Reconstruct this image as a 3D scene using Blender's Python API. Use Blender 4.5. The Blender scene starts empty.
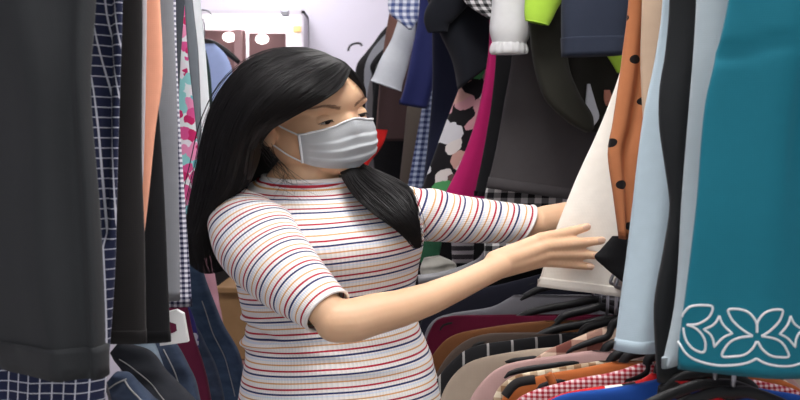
import bpy, bmesh, math, random
from mathutils import Vector, Matrix, noise
from mathutils.bvhtree import BVHTree
random.seed(7)
PI = math.pi
SC = bpy.context.scene
COL = SC.collection

# ------------------------------------------------------------------ camera
CAMZ, PITCH, FPX = 1.45, math.radians(3.0), 1000.0
cam = bpy.data.cameras.new('camera'); cam.sensor_width = 36.0; cam.lens = 45.0
co = bpy.data.objects.new('camera', cam); COL.objects.link(co)
co.location = (0, 0, CAMZ); co.rotation_euler = (PI/2 - PITCH, 0, 0)
cam.clip_start = 0.05
cam.dof.use_dof = True; cam.dof.focus_distance = 1.66; cam.dof.aperture_fstop = 9.0
SC.camera = co

def P(px, py, Y):
    """world point at depth Y that the photo shows at pixel (px, py)"""
    dx = (px-400)/FPX; dy = (200-py)/FPX
    yy = math.cos(PITCH) + dy*math.sin(PITCH)
    zz = -math.sin(PITCH) + dy*math.cos(PITCH)
    t = Y/yy
    return Vector((dx*t, Y, CAMZ + zz*t))

# ------------------------------------------------------------------ materials
def srgb(r, g, b):
    f = lambda c: (c/255/12.92) if c/255 <= .04045 else ((c/255+.055)/1.055)**2.4
    return (f(r), f(g), f(b), 1)

class NT:
    def __init__(s, name):
        s.m = bpy.data.materials.new(name); s.m.use_nodes = True
        s.t = s.m.node_tree; s.n = s.t.nodes; s.l = s.t.links
        s.b = s.n['Principled BSDF']
    def node(s, kind, **kw):
        nd = s.n.new(kind)
        for k, v in kw.items(): setattr(nd, k, v)
        return nd
    def link(s, a, b): s.l.new(a, b)
    def math(s, op, a, b=None, c=None):
        nd = s.n.new('ShaderNodeMath'); nd.operation = op
        for i, v in enumerate((a, b, c)):
            if v is None: continue
            if isinstance(v, (int, float)): nd.inputs[i].default_value = v
            else: s.l.new(v, nd.inputs[i])
        return nd.outputs[0]
    def mix(s, f, a, b):
        nd = s.n.new('ShaderNodeMix'); nd.data_type = 'RGBA'
        for i, v in ((0, f), (6, a), (7, b)):
            if isinstance(v, (int, float)): nd.inputs[i].default_value = v
            elif isinstance(v, tuple): nd.inputs[i].default_value = v
            else: s.l.new(v, nd.inputs[i])
        return nd.outputs[2]
    def uv(s):
        u = s.n.new('ShaderNodeUVMap'); x = s.n.new('ShaderNodeSeparateXYZ')
        s.l.new(u.outputs[0], x.inputs[0]); return u.outputs[0], x.outputs[0], x.outputs[1]
    def noise(s, vec, scale, detail=3):
        nd = s.n.new('ShaderNodeTexNoise'); nd.inputs['Scale'].default_value = scale; nd.inputs['Detail'].default_value = detail
        if vec is not None: s.l.new(vec, nd.inputs['Vector'])
        return nd.outputs[0]
    def bump(s, h, strength=.2, dist=.002):
        nd = s.n.new('ShaderNodeBump'); nd.inputs['Strength'].default_value = strength; nd.inputs['Distance'].default_value = dist
        s.l.new(h, nd.inputs['Height']); s.l.new(nd.outputs[0], s.b.inputs['Normal'])
    def band(s, x, period, width, off=0.0):
        """1 inside a band of the given width that repeats with the period"""
        f = s.math('FRACT', s.math('ADD', s.math('DIVIDE', x, period), off))
        return s.math('LESS_THAN', f, width)

def cloth_finish(k, col, rough=.85, weave=True, sheen=.04, mottled=.12):
    uv, u, v = k.uv()
    nz = k.noise(uv, 60, 4)
    c = k.mix(k.math('MULTIPLY', nz, mottled), col, (0.0, 0.0, 0.0, 1)) if mottled else col
    if isinstance(c, tuple): k.b.inputs['Base Color'].default_value = c
    else: k.link(c, k.b.inputs['Base Color'])
    k.b.inputs['Roughness'].default_value = rough
    k.b.inputs['Specular IOR Level'].default_value = .15
    k.b.inputs['Sheen Weight'].default_value = min(sheen, .05)
    if weave:
        wv = k.math('ADD', k.math('SINE', k.math('MULTIPLY', u, 2600)), k.math('SINE', k.math('MULTIPLY', v, 2600)))
        k.bump(k.math('ADD', k.math('MULTIPLY', wv, .04), k.noise(uv, 25, 4)), .25, .002)
    return k.m

def plain(name, rgb, rough=.85, sheen=.15, mottled=.12):
    return cloth_finish(NT(name), srgb(*rgb), rough, True, sheen, mottled)

def gingham(name, a, b, sx, sy=None, mid=None):
    sy = sy or sx*.75
    k = NT(name); uv, u, v = k.uv()
    f = k.math('ADD', k.band(u, sx, .5), k.band(v, sy, .5))
    A, B = srgb(*a), srgb(*b)
    M = srgb(*(mid or tuple((p+q)//2 for p, q in zip(a, b))))
    c1 = k.mix(k.math('GREATER_THAN', f, .5), A, M)
    c = k.mix(k.math('GREATER_THAN', f, 1.5), c1, B)
    return cloth_finish(k, c, .85, True, .1, .08)

def windowpane(name, base, line, sx, sy, w=.12):
    k = NT(name); uv, u, v = k.uv()
    f = k.math('MAXIMUM', k.band(u, sx, w), k.band(v, sy, w*sx/sy*.75))
    return cloth_finish(k, k.mix(f, srgb(*base), srgb(*line)))

def dotted(name, base, dot, sx, sy, r):
    k = NT(name); uv, u, v = k.uv()
    row = k.math('FLOOR', k.math('DIVIDE', v, sy))
    fu = k.math('SUBTRACT', k.math('FRACT', k.math('ADD', k.math('DIVIDE', u, sx), k.math('MULTIPLY', row, .37))), .5)
    fv = k.math('SUBTRACT', k.math('FRACT', k.math('DIVIDE', v, sy)), .5)
    d = k.math('SQRT', k.math('ADD', k.math('POWER', k.math('MULTIPLY', fu, sx/1.33), 2), k.math('POWER', k.math('MULTIPLY', fv, sy), 2)))
    return cloth_finish(k, k.mix(k.math('LESS_THAN', d, r), srgb(*base), srgb(*dot)))

def floral(name, base, cols, scale, seed=0.0, cover=.42):
    k = NT(name); uv, u, v = k.uv()
    mp = k.node('ShaderNodeMapping'); mp.inputs['Location'].default_value = (seed, seed*1.7, 0); k.link(uv, mp.inputs[0])
    nz = k.node('ShaderNodeTexNoise'); nz.inputs['Scale'].default_value = scale*1.4; k.link(mp.outputs[0], nz.inputs['Vector'])
    off = k.node('ShaderNodeVectorMath', operation='MULTIPLY_ADD')
    k.link(nz.outputs[1], off.inputs[0]); off.inputs[1].default_value = (.5/scale,)*3; k.link(mp.outputs[0], off.inputs[2])
    vo = k.node('ShaderNodeTexVoronoi'); vo.inputs['Scale'].default_value = scale; k.link(off.outputs[0], vo.inputs['Vector'])
    sx = k.node('ShaderNodeSeparateColor'); k.link(vo.outputs['Color'], sx.inputs[0])
    ramp = k.node('ShaderNodeValToRGB'); ramp.color_ramp.interpolation = 'CONSTANT'
    els = ramp.color_ramp.elements
    while len(els) < len(cols): els.new(.5)
    for i, c in enumerate(cols):
        els[i].position = i/len(cols); els[i].color = srgb(*c)
    k.link(sx.outputs[0], ramp.inputs[0])
    f = k.math('LESS_THAN', vo.outputs['Distance'], cover)
    return cloth_finish(k, k.mix(f, srgb(*base), ramp.outputs[0]), .8, True, .1, .05)

def striped(name, cols, period, axis='v'):
    """cols: [(start, rgb)] over one period"""
    k = NT(name); uv, u, v = k.uv()
    x = v if axis == 'v' else u
    f = k.math('FRACT', k.math('DIVIDE', x, period))
    ramp = k.node('ShaderNodeValToRGB'); ramp.color_ramp.interpolation = 'CONSTANT'
    els = ramp.color_ramp.elements
    while len(els) < len(cols): els.new(.5)
    for i, (p, c) in enumerate(cols):
        els[i].position = p; els[i].color = srgb(*c)
    k.link(f, ramp.inputs[0])
    return k, ramp.outputs[0], uv, u, v

def denim(name, rgb, fade=.35):
    k = NT(name); uv, u, v = k.uv()
    mp = k.node('ShaderNodeMapping'); mp.inputs['Scale'].default_value = (1, 2.6, 1); k.link(uv, mp.inputs[0]); n1 = k.noise(mp.outputs[0], 14, 5); n2 = k.noise(uv, 160, 2)
    f = k.math('MULTIPLY', k.math('ADD', k.math('MULTIPLY', k.math('POWER', n1, 2.2), 2.0), k.math('MULTIPLY', n2, .35)), fade)
    c = k.mix(f, srgb(*rgb), srgb(*[min(255, int(x*1.25+45)) for x in rgb]))
    return cloth_finish(k, c, .9, True, .05, .2)

def solid(name, rgb, rough=.5, metal=0.0, noise_amt=.06, spec=.5):
    k = NT(name)
    tc = k.node('ShaderNodeTexCoord')
    nz = k.noise(tc.outputs['Object'], 30, 3)
    c = k.mix(k.math('MULTIPLY', nz, noise_amt), srgb(*rgb), (0, 0, 0, 1))
    k.link(c, k.b.inputs['Base Color'])
    k.b.inputs['Roughness'].default_value = rough; k.b.inputs['Metallic'].default_value = metal
    k.b.inputs['Specular IOR Level'].default_value = spec
    return k.m

def emit(name, rgb, strength):
    k = NT(name)
    k.b.inputs['Base Color'].default_value = srgb(*rgb)
    k.b.inputs['Emission Color'].default_value = srgb(*rgb)
    k.b.inputs['Emission Strength'].default_value = strength
    return k.m

# ------------------------------------------------------------------ object helpers
def link_mesh(name, verts, faces, mat=None, parent=None, uvs=None, smooth=True):
    me = bpy.data.meshes.new(name)
    me.from_pydata([tuple(v) for v in verts], [], faces)
    if uvs is not None:
        lay = me.uv_layers.new(name='UVMap')
        for i, lp in enumerate(me.loops):
            lay.data[i].uv = uvs[lp.vertex_index]
    if smooth:
        me.polygons.foreach_set('use_smooth', [True]*len(me.polygons))
    me.update()
    o = bpy.data.objects.new(name, me); COL.objects.link(o)
    if mat: me.materials.append(mat)
    if parent: attach(o, parent)
    return o

def attach(o, parent):
    bpy.context.view_layer.update()
    o.parent = parent
    o.matrix_parent_inverse = parent.matrix_world.inverted()

def tag(o, label, cat, group=None):
    o['label'] = label; o['category'] = cat
    if group: o['group'] = group
    return o

def empty(name, loc, label, cat, group=None):
    o = bpy.data.objects.new(name, None); COL.objects.link(o); o.location = loc; o.empty_display_size = .05
    bpy.context.view_layer.update()
    return tag(o, label, cat, group)

class MB:
    def __init__(s): s.v = []; s.f = []; s.uv = []
    def add(s, vs, fs, uvs=None):
        b = len(s.v); s.v += [Vector(v) for v in vs]; s.f += [tuple(i+b for i in f) for f in fs]
        s.uv += list(uvs) if uvs else [(0, 0)]*len(vs)
    def box(s, lo, hi, bev=0.0):
        bm = bmesh.new(); bmesh.ops.create_cube(bm, size=1)
        c = [(a+b)/2 for a, b in zip(lo, hi)]; d = [b-a for a, b in zip(lo, hi)]
        for v in bm.verts: v.co = Vector([c[i]+v.co[i]*d[i] for i in range(3)])
        if bev: bmesh.ops.bevel(bm, geom=bm.edges[:], offset=bev, segments=2, affect='EDGES', profile=.5)
        bm.verts.index_update()
        s.add([v.co.copy() for v in bm.verts], [tuple(v.index for v in f.verts) for f in bm.faces], [(v.co.x+v.co.y, v.co.z) for v in bm.verts]); bm.free()
    def tube(s, pts, r, n=8, flat=1.0, cap=True, up=None):
        """tube along pts; r is a number or a list; flat squashes it across the binormal"""
        pts = [Vector(p) for p in pts]
        rs = r if isinstance(r, (list, tuple)) else [r]*len(pts)
        vs, uvs = [], []; L = 0
        nrm = None
        for i, p in enumerate(pts):
            t = (pts[min(i+1, len(pts)-1)]-pts[max(i-1, 0)])
            t = t.normalized() if t.length > 1e-9 else Vector((0, 0, 1))
            if nrm is None:
                ref = Vector(up) if up else (Vector((0, 0, 1)) if abs(t.z) < .9 else Vector((0, 1, 0)))
                nrm = (ref - t*ref.dot(t)).normalized()
            else:
                nrm = (nrm - t*nrm.dot(t)).normalized()
            bn = t.cross(nrm)
            if i: L += (p-pts[i-1]).length
            for j in range(n):
                a = 2*PI*j/n
                vs.append(p + nrm*math.cos(a)*rs[i] + bn*math.sin(a)*rs[i]*flat)
                uvs.append((rs[i]*a, L))
        fs = []
        for i in range(len(pts)-1):
            for j in range(n):
                fs.append((i*n+j, i*n+(j+1) % n, (i+1)*n+(j+1) % n, (i+1)*n+j))
        if cap:
            fs.append(tuple(reversed(range(n)))); fs.append(tuple((len(pts)-1)*n+j for j in range(n)))
        s.add(vs, fs, uvs)
    def ellipsoid(s, c, r, rot=None, seg=20, rings=14):
        vs = [Vector((0, 0, 1))]
        for i in range(1, rings):
            a = PI*i/rings
            for j in range(seg):
                b = 2*PI*j/seg
                vs.append(Vector((math.sin(a)*math.cos(b), math.sin(a)*math.sin(b), math.cos(a))))
        vs.append(Vector((0, 0, -1)))
        fs = [(0, 1+j, 1+(j+1) % seg) for j in range(seg)]
        for i in range(rings-2):
            for j in range(seg):
                a = 1+i*seg
                fs.append((a+j, a+seg+j, a+seg+(j+1) % seg, a+(j+1) % seg))
        last = len(vs)-1; a = 1+(rings-2)*seg
        fs += [(last, a+(j+1) % seg, a+j) for j in range(seg)]
        out = []
        for v in vs:
            w = Vector((v.x*r[0], v.y*r[1], v.z*r[2]))
            if rot: w = rot @ w
            out.append(w+Vector(c))
        s.add(out, fs)
    def capsule(s, p0, p1, r0, r1, n=16):
        p0, p1 = Vector(p0), Vector(p1)
        d = (p1-p0).normalized(); pts, rs = [], []
        for i in range(6):
            a = PI/2*(1-i/6) if i else PI/2*.94
            pts.append(p0-d*r0*math.sin(a)); rs.append(r0*math.cos(a))
        K = 6
        for i in range(K+1):
            pts.append(p0.lerp(p1, i/K)); rs.append(r0+(r1-r0)*i/K)
        for i in range(1, 7):
            a = PI/2*i/6 if i < 6 else PI/2*.94
            pts.append(p1+d*r1*math.sin(a)); rs.append(r1*math.cos(a))
        s.tube(pts, rs, n)
    def chain(s, pts, rs, n=16):
        for i in range(len(pts)-1): s.capsule(pts[i], pts[i+1], rs[i], rs[i+1], n)
    def build(s, name, mat=None, parent=None, smooth=True):
        return link_mesh(name, s.v, s.f, mat, parent, s.uv, smooth)

def cat(pts, n):
    """Catmull-Rom resample of a list of tuples to n samples (centripetal-ish by index)"""
    pts = [tuple(p) for p in pts]
    m = len(pts)
    out = []
    for i in range(n):
        t = i/(n-1)*(m-1); k = min(int(t), m-2); t -= k
        p0 = pts[max(k-1, 0)]; p1 = pts[k]; p2 = pts[k+1]; p3 = pts[min(k+2, m-1)]
        out.append(tuple(.5*((2*b)+(-a+c)*t+(2*a-5*b+4*c-d)*t*t+(-a+3*b-3*c+d)*t**3) for a, b, c, d in zip(p0, p1, p2, p3)))
    return out

def loft_garment(name, mat, rows, Y, th=.02, amp=.006, freq=2.0, seed=0, parent=None, dyr=0.0, M=56, N=56, extra=None, topamp=.3, hemwave=0.0, rowspline=True):
    """hanging cloth as a closed flattened tube. rows: (Lx,Ly,Rx,Ry) in photo pixels at depth Y (right edge at Y+dyr)"""
    rnd = random.Random(seed*13+5)
    ph = [rnd.uniform(0, 6.28) for _ in range(8)]
    w = []
    for r in rows:
        a = P(r[0], r[1], Y); b = P(r[2], r[3], Y+dyr)
        w.append((a.x, a.y, a.z, b.x, b.y, b.z))
    # resample by length down the middle
    cum = [0]
    for i in range(1, len(w)):
        cum.append(cum[-1]+max(1e-4, abs((w[i][2]+w[i][5])/2-(w[i-1][2]+w[i-1][5])/2)+.3*abs(w[i][0]-w[i-1][0])))
    def at(s):
        s = min(max(s, 0), cum[-1]); k = 0
        while k < len(cum)-2 and s > cum[k+1]: k += 1
        t = (s-cum[k])/(cum[k+1]-cum[k])
        p0 = w[max(k-1, 0)]; p1 = w[k]; p2 = w[k+1]; p3 = w[min(k+2, len(w)-1)]
        o = []
        for a, b, c, d in zip(p0, p1, p2, p3):
            h = cum[k+1]-cum[k]
            m1 = (c-a)/((cum[k+1]-cum[max(k-1, 0)]) or 1)*h
            m2 = (d-b)/((cum[min(k+2, len(w)-1)]-cum[k]) or 1)*h
            t2, t3 = t*t, t*t*t
            o.append(b*(2*t3-3*t2+1)+m1*(t3-2*t2+t)+c*(-2*t3+3*t2)+m2*(t3-t2))
        return o
    verts, uvs, faces = [], [], []
    for i in range(M):
        s = i/(M-1)
        q = at(s*cum[-1]); L = Vector(q[:3]); R = Vector(q[3:])
        d = R-L; hw = d.length/2
        nrm = Vector((d.y, -d.x, 0)).normalized()          # towards the viewer side for d along +x
        ramp = topamp+(1-topamp)*s
        for j in range(N):
            a = 2*PI*j/N
            ca, sa = math.cos(a), math.sin(a)
            cx = math.copysign(abs(ca)**.6, ca); sy = math.copysign(abs(sa)**.75, sa)
            uu = cx*hw
            dd = amp*ramp*(math.sin(uu*freq*22+ph[0]+1.2*math.sin(s*2.3+ph[4]))+.55*math.sin(uu*freq*47+ph[1]+s*1.5)+.35*math.sin(uu*freq*9+s*7+ph[2]))
            dd += amp*.8*noise.noise(Vector((uu*7+ph[3], s*5, seed*3.1)))
            p = (L+R)/2 + d.normalized()*uu + nrm*(sy*th/2*(.55+.45*s)+dd)
            if hemwave: p.z += hemwave*s*s*math.sin(uu*30+ph[5])
            if extra: p += extra(cx, s, sa)*nrm
            verts.append(p); uvs.append((uu+ph[6]*.05+(1.0 if sa < 0 else 0), p.z))
    for i in range(M-1):
        for j in range(N):
            faces.append((i*N+j, (i+1)*N+j, (i+1)*N+(j+1) % N, i*N+(j+1) % N))
    # turned-in hem
    b = len(verts); base = (M-1)*N
    c = sum((verts[base+j] for j in range(N)), Vector())/N
    for j in range(N):
        o = verts[base+j]; op = verts[base+(N-j) % N]
        verts.append(o.lerp(op, .12)+Vector((0, 0, .012))); uvs.append(uvs[base+j])
    for j in range(N):
        faces.append((base+j, b+j, b+(j+1) % N, base+(j+1) % N))
    faces.append(tuple(b+j for j in range(N)))
    faces.append(tuple(reversed(range(N))))
    o = link_mesh(name, verts, faces, mat, parent, uvs)
    GRID[o.name] = (M, N, verts[:M*N], uvs[:M*N])
    return o

GRID = {}
def hem_of(src, name, height, off, mat, parent=None, lower=0.0):
    """a turned band round the lower end of a hanging garment, following its folds"""
    M, N, vs, uv = GRID[src.name]
    zb = [vs[(M-1)*N+j].z for j in range(N)]
    i0 = M-2
    while i0 > 0 and vs[i0*N].z-zb[0] < height: i0 -= 1
    rows = list(range(i0, M))
    out, fs, uvs = [], [], []
    for k, i in enumerate(rows):
        for j in range(N):
            p = vs[i*N+j]; t = vs[i*N+(j+1) % N]-vs[i*N+(j-1) % N]
            n = Vector((t.y, -t.x, 0)); n = n.normalized() if n.length > 1e-9 else Vector((0, -1, 0))
            c = sum((vs[i*N+q] for q in range(0, N, 4)), Vector())/len(range(0, N, 4))
            if n.dot(p-c) < 0 and (p-c).length > .01 and abs(n.x) > .6: n = -n
            if j > N/2: n = Vector((n.x, abs(n.y), 0)) if abs(n.y) > .3 else n
            else: n = Vector((n.x, -abs(n.y), 0)) if abs(n.y) > .3 else n
            z = p.z
            if k == 0: z = zb[j]+height
            if k == len(rows)-1: z -= lower
            out.append(Vector((p.x+n.x*off, p.y+n.y*off, z))); uvs.append(uv[i*N+j])
    R = len(rows)
    for k in range(R-1):
        for j in range(N): fs.append((k*N+j, (k+1)*N+j, (k+1)*N+(j+1) % N, k*N+(j+1) % N))
    # inner returns so that the band reads as thick cloth
    for ring, base in ((0, 0), (R-1, (R-1)*N)):
        b = len(out); i = rows[ring]
        for j in range(N):
            q = vs[i*N+j]; out.append(Vector((q.x, q.y, out[base+j].z))); uvs.append(uv[i*N+j])
        for j in range(N):
            f = (base+j, b+j, b+(j+1) % N, base+(j+1) % N)
            fs.append(f if ring else tuple(reversed(f)))
    return link_mesh(name, out, fs, mat, parent or src, uvs)

def G(name, label, catg, mat, rows, Y, group=None, **kw):
    o = loft_garment(name, mat, rows, Y, **kw)
    return tag(o, label, catg, group)

def drape_band(name, src, mat, pts, Y0, off, r, parent, n=6, closed=False, flat=.35):
    """a stitched line of thread lying on the garment src, through photo pixels pts"""
    dg = bpy.context.evaluated_depsgraph_get()
    bv = BVHTree.FromObject(src, dg)
    out = []
    for p in pts:
        o = P(p[0], p[1], Y0-.3); o2 = P(p[0], p[1], Y0)
        hit, nn, _, _ = bv.ray_cast(Vector((o2.x, Y0-.4, o2.z)), Vector((0, 1, 0)))
        q = hit if hit else o2
        out.append(q+Vector((0, -off, 0)))
    m = MB(); m.tube(out, r, n, 1.0)
    return out, m

RL = 'clothes on the upper rail of the right rack'
LL = 'clothes on the upper rail of the left rack'
LOWR = 'clothes on the lower rail of the right rack'
LOWL = 'jeans on the lower rail of the left rack'
TOP = -330      # photo row of the garments' tops, far above the frame

# ------------------------------------------------------------------ the setting
def wall_mat(name, rgb, rough=.8):
    k = NT(name); tc = k.node('ShaderNodeTexCoord')
    nz = k.noise(tc.outputs['Object'], 3, 4)
    k.link(k.mix(k.math('MULTIPLY', nz, .06), srgb(*rgb), (0.3, .3, .3, 1)), k.b.inputs['Base Color'])
    k.b.inputs['Roughness'].default_value = rough
    k.bump(k.noise(tc.outputs['Object'], 120, 3), .08, .002)
    return k.m
WALL = wall_mat('painted_wall', (238, 233, 243))
def structure(name, lo, hi, mat):
    m = MB(); m.box(lo, hi); o = m.build(name, mat, None, False); o['kind'] = 'structure'; return o
kf = NT('floor_tile'); tc = kf.node('ShaderNodeTexCoord')
br = kf.node('ShaderNodeTexBrick'); br.offset = 0; br.inputs['Scale'].default_value = 1.0
br.inputs['Brick Width'].default_value = .6; br.inputs['Row Height'].default_value = .6; br.inputs['Mortar Size'].default_value = .004
br.inputs['Color1'].default_value = srgb(188, 184, 178); br.inputs['Color2'].default_value = srgb(180, 176, 170); br.inputs['Mortar'].default_value = srgb(120, 116, 112)
kf.link(tc.outputs['Object'], br.inputs['Vector']); kf.link(br.outputs[0], kf.b.inputs['Base Color']); kf.b.inputs['Roughness'].default_value = .35
structure('floor', (-2.4, -1.5, -.1), (2.4, 5.1, 0), kf.m)
structure('ceiling', (-2.4, -1.5, 2.7), (2.4, 5.1, 2.8), WALL)
structure('wall_back', (-2.4, 5.0, 0), (2.4, 5.1, 2.7), WALL)
structure('wall_left', (-2.5, -1.5, 0), (-2.4, 5.1, 2.7), WALL)
structure('wall_right', (2.4, -1.5, 0), (2.5, 5.1, 2.7), WALL)

# ceiling lights
LAMP = emit('lamp_diffuser', (255, 252, 250), 9.0)
LAMPM = emit('lamp_diffuser_middle', (255, 252, 250), 20.0)
LAMPB = emit('lamp_diffuser_bright', (250, 248, 255), 8.5)
HOUSE = solid('lamp_housing', (235, 235, 235), .4)
for i, (x, y, lm, lab) in enumerate(((0, -.3, LAMP, 'ceiling light panel nearest the viewer above the aisle'), (.15, 1.15, LAMPM, 'ceiling light panel above the person in the aisle'),
                               (0, 2.75, LAMP, 'ceiling light panel behind the person above the racks'), (-.6, 4.35, LAMPB, 'bright ceiling light panel beside the white back wall'))):
    e = empty('ceiling_light', (x, y, 2.7), lab, 'ceiling light', 'ceiling light panels')
    m = MB(); m.box((x-.34, y-.34, 2.66), (x+.34, y+.34, 2.6995), .004); m.build('housing', HOUSE, e, False)
    m = MB(); m.box((x-.31, y-.31, 2.652), (x+.31, y+.31, 2.662)); m.build('diffuser', lm, e, False)

# ------------------------------------------------------------------ the lit cabinet on the back wall
CY = 4.72
def PX(px, py, Y=CY): return P(px, py, Y)
CABW = solid('cabinet_white', (245, 243, 246), .5)
CABF = solid('cabinet_frame', (228, 222, 228), .5)
BRN = solid('brown_laminate', (136, 100, 98), .45)
CHR = solid('chrome', (200, 200, 205), .25, 1.0)
a = PX(165, 10); b = PX(304, 100)
e = empty('wall_cabinet', ((a.x+b.x)/2, 4.98, b.z), 'white lit wall cabinet on the back wall above the hair of the person', 'cabinet')
m = MB(); m.box((a.x, 4.94, b.z), (b.x, 4.995, a.z)); m.build('back_panel', CABW, e, False)
t = .018
m = MB(); m.box((a.x, CY, a.z-t), (b.x, 4.99, a.z)); m.build('top_panel', CABF, e, False)
m = MB(); m.box((b.x-t*.6, CY, b.z), (b.x, 4.99, a.z)); m.build('side_panel', CABF, e, False)
m = MB(); m.box((a.x, CY, b.z), (a.x+t, 4.99, a.z)); m.build('side_panel', CABF, e, False)
m = MB(); m.box((a.x, CY, b.z), (b.x, 4.99, b.z+t)); m.build('bottom_panel', CABF, e, False)
q0, q1 = PX(206, 16, 4.8), PX(288, 27, 4.8)
m = MB(); m.box((q0.x, 4.80, q1.z), (q1.x, 4.86, q0.z), .01); m.build('light_tube', emit('cabinet_tube', (255, 253, 255), 8.0), e, False)
q0, q1 = PX(281, 9.5, 4.7), PX(289, 17, 4.7)
m = MB(); m.box((q0.x, 4.69, q1.z), (q1.x, 4.73, q0.z), .006); m.build('clamp', CHR, e, False)
q0, q1 = PX(293, 26, 4.92), PX(301, 32, 4.92)
m = MB(); m.box((q0.x, 4.91, q1.z), (q1.x, 4.94, q0.z), .003); m.build('sticker', solid('yellow_paper', (226, 190, 120), .7), e, False)
for x0, x1, y0, y1, lx, ly, lab in ((196, 246, 30, 100, 229, 37, 'brown board with round white light left of the other in the lit cabinet'), (249, 286, 33, 100, 262, 39, 'brown board with round white light right of the other in the lit cabinet')):
    q0, q1 = PX(x0, y0, 4.8), PX(x1, y1, 4.8)
    b_ = empty('display_board', ((q0.x+q1.x)/2, 4.82, q1.z), lab, 'board', 'brown boards in the lit cabinet')
    m = MB(); m.box((q0.x, 4.79, max(q1.z, b.z+t)), (q1.x, 4.83, q0.z), .006); m.build('panel', BRN, b_, False)
    if lx < 245:
        m = MB(); m.box((q1.x-.05, 4.765, max(q1.z, b.z+t)), (q1.x-.012, 4.79, q0.z), .004); m.build('edge_strip', solid('brown_edge', (176, 140, 138), .4), b_, False)
    c = PX(lx, ly, 4.78); r = 6.6*4.78/1000
    m = MB(); m.ellipsoid((c.x, 4.785, c.z), (r, .018, r*.72)); m.build('round_lamp', emit('round_lamp', (255, 253, 252), 3.0), b_)

# ------------------------------------------------------------------ clothing racks
STEEL = solid('rack_steel', (150, 150, 155), .3, 1.0)
def rack(name, label, xu, zu, xl, zl, y0, y1, yl=1.1):
    e = empty(name, (xu, (y0+y1)/2, 0), label, 'clothing rack')
    m = MB(); m.tube([(xu, y0, zu), (xu, y1, zu)], .0125, 14); m.build('upper_rail', STEEL, e)
    m = MB(); m.tube([(xl, yl, zl), (xl, y1, zl)], .0125, 14); m.build('lower_rail', STEEL, e)
    xo = xu + math.copysign(.42, xu)
    for y in (y0, yl, y1):
        if y == y0: continue
        m = MB(); m.tube([(xo, y, 0), (xo, y, zu+.03)], .02, 14); m.build('post', STEEL, e)
        m = MB(); m.tube([(xu, y, zu), (xo, y, zu)], .0125, 10); m.build('upper_bracket', STEEL, e)
        yy = max(y, yl); m = MB(); m.tube([(xl, yy, zl), (xo, yy, zl)], .0125, 10); m.build('lower_bracket', STEEL, e)
    return e
RLZ = 1.225
rack('clothing_rack', 'steel clothing rack behind the teal garment, with shirts on its lower rail', .46, 2.06, .37, RLZ, .75, 4.0)
rack('clothing_rack', 'steel clothing rack behind the charcoal trousers, with jeans on its lower rail', -.52, 2.06, -.5, 1.24, .75, 3.4)
# ------------------------------------------------------------------ left rack, upper rail
def ty(Y, z=2.05): return 148-(z-CAMZ)/Y*1000
CHAR = plain('charcoal_twill', (44, 46, 48), .75)
BLK = plain('black_twill', (38, 36, 36), .8)
BLK2 = plain('soft_black_jersey', (26, 26, 28), .85)
def crease(cx0, wd, amt):
    return lambda cx, s, sa: amt*math.exp(-((cx-cx0)/wd)**2)
Y = 1.05
o = G('trousers', 'large charcoal trousers with turned-up cuff, nearest on the left rack', 'trousers', CHAR,
      [(-150, ty(Y), 98, ty(Y)), (-130, -60, 98, -20), (-60, 100, 95, 100), (-60, 220, 104, 220), (-45, 300, 108, 300), (-12, 376, 109, 372)], Y, LL, th=.035, amp=.008, freq=.8, seed=1,
      extra=lambda cx, s, sa: .018-.045*math.sqrt((cx-.36)**2+.0006)+.02*math.exp(-((cx-.93)/.1)**2))
hem_of(o, 'cuff', .033, .004, CHAR)
WP = windowpane('navy_windowpane', (36, 41, 66), (196, 198, 208), .0135, .0115, .11)
Y = 1.13
G('skirt', 'navy skirt with white windowpane check behind the charcoal trousers', 'skirt', WP,
  [(-120, ty(Y), 124, ty(Y)), (-100, 0, 125, 0), (-60, 100, 119, 110), (-40, 230, 113, 250), (-30, 330, 107, 345), (-30, 425, 101, 425)], Y, LL, th=.03, amp=.008, freq=2.2, seed=2,
  extra=lambda cx, s, sa: -.02*math.exp(-((cx-.86)/.05)**2) if s < .75 else 0)
Y = 1.2
o = G('trousers', 'black straight trousers hanging right beside the navy windowpane skirt', 'trousers', BLK,
  [(60, ty(Y), 141, ty(Y)), (65, 0, 142, 0), (75, 160, 141, 160), (88, 250, 145, 250), (98, 342, 147, 342)], Y, LL, th=.022, amp=.005, freq=1.5, seed=3)
hem_of(o, 'hem_band', .016, .0007, BLK)
Y = 1.245
G('blouse', 'pale grey blouse edge, a thin strip left of the peach top', 'blouse', plain('pale_grey_cloth', (196, 190, 194)),
  [(95, ty(Y), 146, ty(Y)), (95, 0, 147, 0), (100, 100, 146, 100), (110, 185, 143.5, 185)], Y, LL, th=.012, amp=.003, freq=1.5, seed=4)
Y = 1.285
G('blouse', 'peach orange blouse tapering to a point between black trousers', 'blouse', plain('peach_cloth', (250, 178, 146), .7),
  [(100, ty(Y), 159, ty(Y)), (100, -20, 160, -20), (104, 70, 163, 75), (115, 120, 156, 130), (125, 190, 149, 195), (134, 237, 143.5, 237)], Y, LL, th=.016, amp=.004, freq=2, seed=5)
Y = 1.34
o = G('trousers', 'black trousers behind the peach blouse, overlapping the grey knit skirt', 'trousers', BLK2,
  [(80, ty(Y), 148, ty(Y)), (80, 0, 150, 0), (90, 100, 158, 110), (100, 190, 163.5, 190), (105, 342, 170, 342)], Y, LL, th=.02, amp=.004, freq=1.5, seed=6)
hem_of(o, 'hem_band', .016, .0007, BLK2)
Y = 1.43
G('skirt', 'mid grey knit skirt in front of the fine navy gingham shirt', 'skirt', plain('grey_knit', (134, 136, 141)),
  [(110, ty(Y), 172, ty(Y)), (110, 0, 173, 0), (118, 110, 177, 110), (120, 220, 178.5, 220), (122, 301, 179, 301)], Y, LL, th=.018, amp=.004, freq=1.5, seed=7)
Y = 1.5
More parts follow.
